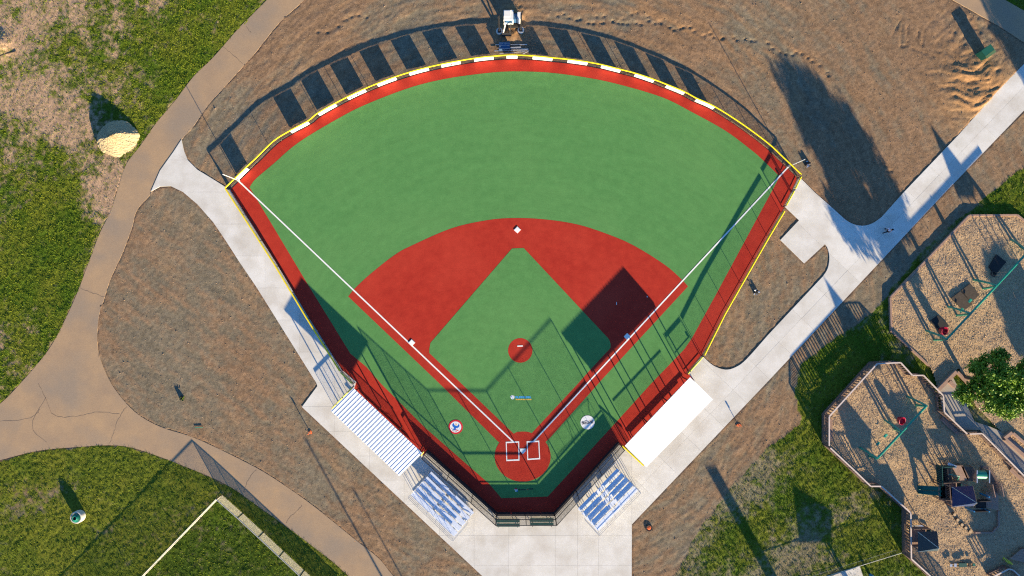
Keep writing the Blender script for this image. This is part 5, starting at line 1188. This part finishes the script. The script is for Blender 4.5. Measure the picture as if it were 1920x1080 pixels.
# trees and poles just outside the frame, whose shadows reach into it
GRP = 'trees beyond the right picture edge'
def gp(px_, py_): return (X(px_), Y(py_), -0.1)
copy_tree(tree, gp(2150, 450), 'tree beyond the upper right edge shading the end of the walk', 0.95, 1.0, GRP)
p3 = thing('play_tower', 'narrow play tower with pyramid roof beyond the right picture edge', 'play tower', gp(1966, 632))
tower(p3, [(2010, 622), (2042, 622), (2042, 653), (2010, 653)], 4.4, 6.4, 1.5, 'navy', 'navy')
copy_tree(tree, gp(2035, 800), 'tree beyond the right edge shading the middle of the chip bed', 0.62, 4.3, GRP)
copy_tree(tree, gp(2010, 1240), 'tree beyond the bottom right corner shading the play tower', 0.72, 5.0, GRP)
def caster_pole(label, base, h, r, head):
    p = Vector(base); t = thing('lamp_post', label, 'lamp post', p)
    mb = MB(); mb.tube([p, p + Vector((0, 0, h))], [r, r * 0.6], 8); mb.build('pole', 'black_metal', t)
    mb = MB(); mb.box(p + Vector((0, 0, h + 0.1)), (head, 0, 0), (0, head * 0.5, 0), (0, 0, 0.12)); mb.build('lamp_head', 'black_metal', t)
caster_pole('tall lamp post below the lower picture edge near the plaza', gp(887, 1390), 9.0, 0.16, 0.12)
caster_pole('slim lamp post below the lower picture edge beside the other lamp post', gp(930, 1400), 7.6, 0.10, 0.12)
t = thing('shadow_pylon', 'unseen tall board below the lower picture edge, added to cast a long shadow', 'shadow caster', gp(1585, 1330))
p = Vector(gp(1585, 1330)); mb = MB(); mb.box(p + Vector((0, 0, 4.5)), (0.55, 0.1, 0), (0, 0.12, 0), (0, 0, 2.9)); mb.build('board', 'timber_dark', t)  # unseen board on a stem, added only for the wide shadow band it casts
mb = MB(); mb.box(p + Vector((0, 0, 0.8)), (0.25, 0.0, 0), (0, 0.1, 0), (0, 0, 0.82)); mb.build('stem', 'timber_dark', t)
t = thing('shade_umbrella', 'square shade umbrella on one pole below the lower picture edge', 'umbrella', gp(1622, 1154))
p = Vector(gp(1622, 1154)); mb = MB(); mb.tube([p, p + Vector((0, 0, 4.0))], 0.08, 8); mb.build('pole', 'steel', t)
mb = MB(); Q = [p + Vector((a * 1.9, b * 1.9, 2.75)) for a, b in ((-1, -1), (1, -1), (1, 1), (-1, 1))]
for i in range(4): mb.face([Q[i], Q[(i + 1) % 4], p + Vector((0, 0, 4.05))])
mb.face(Q[::-1]); fixn(mb.build('canopy', 'navy', t))
sap = make_tree('sapling', 'young sapling below the lower picture edge beside the rail fence', (X(1600), Y(1105), -0.05), 2.9, 0.6, 1.3, 1500, 9, 'leaf_far', 6, 0.09)

# ------------------------------------------------------------------ person on the walk
def skin_body(name, verts, edges, m, parent, root=0, sub=2):
    me = bpy.data.meshes.new(name); o0 = ORG[parent.name]
    me.from_pydata([tuple(Vector(v[:3]) - o0) for v in verts], edges, [])
    o_ = bpy.data.objects.new(name, me); COL.objects.link(o_); o_.parent = parent; ORG[o_.name] = o0
    md = o_.modifiers.new('skin', 'SKIN'); md.use_smooth_shade = True
    for i, v in enumerate(verts): me.skin_vertices[0].data[i].radius = (v[3], v[4] if len(v) > 4 else v[3])
    me.skin_vertices[0].data[root].use_root = True
    sb = o_.modifiers.new('sub', 'SUBSURF'); sb.levels = sub; sb.render_levels = sub
    me.materials.append(MATS[m]); return o_
fp = G(1657, 433); T = thing('person', 'person in a pale shirt and black trousers walking along the shaded walk', 'person', fp)
f = Vector((-0.75, -0.66, 0)).normalized(); s = Vector((-f.y, f.x, 0))
def pp(fx, sx, z, *r): v = fp + f * fx + s * sx; return (v.x, v.y, z, *r)
HS = 1.06
V = [pp(0, 0, 0.98 * HS, 0.15, 0.12), pp(0, 0, 1.18 * HS, 0.15, 0.11), pp(0.01, 0, 1.38 * HS, 0.17, 0.12), pp(0.0, 0, 1.50 * HS, 0.07), pp(0.02, 0, 1.58 * HS, 0.085), pp(0.03, 0, 1.68 * HS, 0.09),
     pp(0.0, 0.19, 1.42 * HS, 0.06), pp(-0.08, 0.25, 1.14 * HS, 0.047), pp(0.06, 0.26, 0.92 * HS, 0.036), pp(0.10, 0.26, 0.84 * HS, 0.032),
     pp(0.0, -0.19, 1.42 * HS, 0.06), pp(0.06, -0.26, 1.14 * HS, 0.047), pp(0.24, -0.25, 1.00 * HS, 0.036), pp(0.31, -0.24, 0.97 * HS, 0.032),
     pp(0.03, 0.10, 0.90 * HS, 0.09), pp(0.16, 0.11, 0.50 * HS, 0.062), pp(0.20, 0.12, 0.09, 0.045), pp(0.34, 0.12, 0.05, 0.035),
     pp(-0.03, -0.10, 0.90 * HS, 0.09), pp(-0.06, -0.11, 0.50 * HS, 0.062), pp(-0.28, -0.12, 0.13, 0.045), pp(-0.16, -0.12, 0.05, 0.035)]
Ed = [(0, 1), (1, 2), (2, 3), (3, 4), (4, 5), (2, 6), (6, 7), (7, 8), (8, 9), (2, 10), (10, 11), (11, 12), (12, 13), (0, 14), (14, 15), (15, 16), (16, 17), (0, 18), (18, 19), (19, 20), (20, 21)]
for hand, sd in ((9, 1), (13, -1)):
    hp = Vector(V[hand][:3])
    for k in range(4):
        b_ = hp + s * (0.03 - 0.02 * k) * 1.0; i0 = len(V); ln = (0.055, 0.065, 0.06, 0.045)[k]
        V.append((b_.x + f.x * 0.02, b_.y + f.y * 0.02, hp.z - 0.035, 0.009)); V.append((b_.x + f.x * 0.05, b_.y + f.y * 0.05, hp.z - 0.035 - ln, 0.008)); Ed += [(hand, i0), (i0, i0 + 1)]
    i0 = len(V); b_ = hp + f * 0.045 - s * 0.02 * sd; V.append((b_.x, b_.y, hp.z - 0.01, 0.010)); V.append((b_.x + f.x * 0.02, b_.y + f.y * 0.02, hp.z - 0.05, 0.008)); Ed += [(hand, i0), (i0, i0 + 1)]
body = skin_body('body', V, Ed, 'skin', T)
gr = lambda v, k: (*v[:3], *[x_ + k for x_ in v[3:]])
skin_body('shirt', [gr(V[0], 0.022), gr(V[1], 0.022), gr(V[2], 0.022), gr(V[6], 0.022), gr(V[7], 0.02), gr(V[10], 0.022), gr(V[11], 0.02)], [(0, 1), (1, 2), (2, 3), (3, 4), (2, 5), (5, 6)], 'shirt', T)
skin_body('trousers', [gr(V[0], 0.016)] + [gr(V[i], 0.018) for i in (14, 15, 16, 18, 19, 20)], [(0, 1), (1, 2), (2, 3), (0, 4), (4, 5), (5, 6)], 'cloth_black', T)
hd = Vector(V[5][:3]); skin_body('hair', [(hd.x - f.x * 0.02, hd.y - f.y * 0.02, hd.z + 0.0, 0.10), (hd.x - f.x * 0.03, hd.y - f.y * 0.03, hd.z + 0.06, 0.095), (hd.x - f.x * 0.08, hd.y - f.y * 0.08, hd.z - 0.08, 0.07)], [(0, 1), (0, 2)], 'cloth_black', T)
for a_, b_ in ((16, 17), (20, 21)): skin_body('shoe', [gr(V[a_], 0.02), gr(V[b_], 0.02)], [(0, 1)], 'cloth_black', T)
for sx in (-0.035, 0.035):
    e = hd + f * 0.088 + s * sx - Vector((0, 0, 0.03)); mb = MB(); mb.box(e, f * 0.012, s * 0.012, (0, 0, 0.008)); mb.build('eye', 'cloth_black', T)
e = hd + f * 0.10 - Vector((0, 0, 0.065)); mb = MB(); mb.box(e, f * 0.018, s * 0.014, (0, 0, 0.025)); mb.build('nose', 'skin', T)
e = hd + f * 0.085 - Vector((0, 0, 0.11)); mb = MB(); mb.box(e, f * 0.01, s * 0.026, (0, 0, 0.006)); mb.build('mouth', 'logo_red', T)
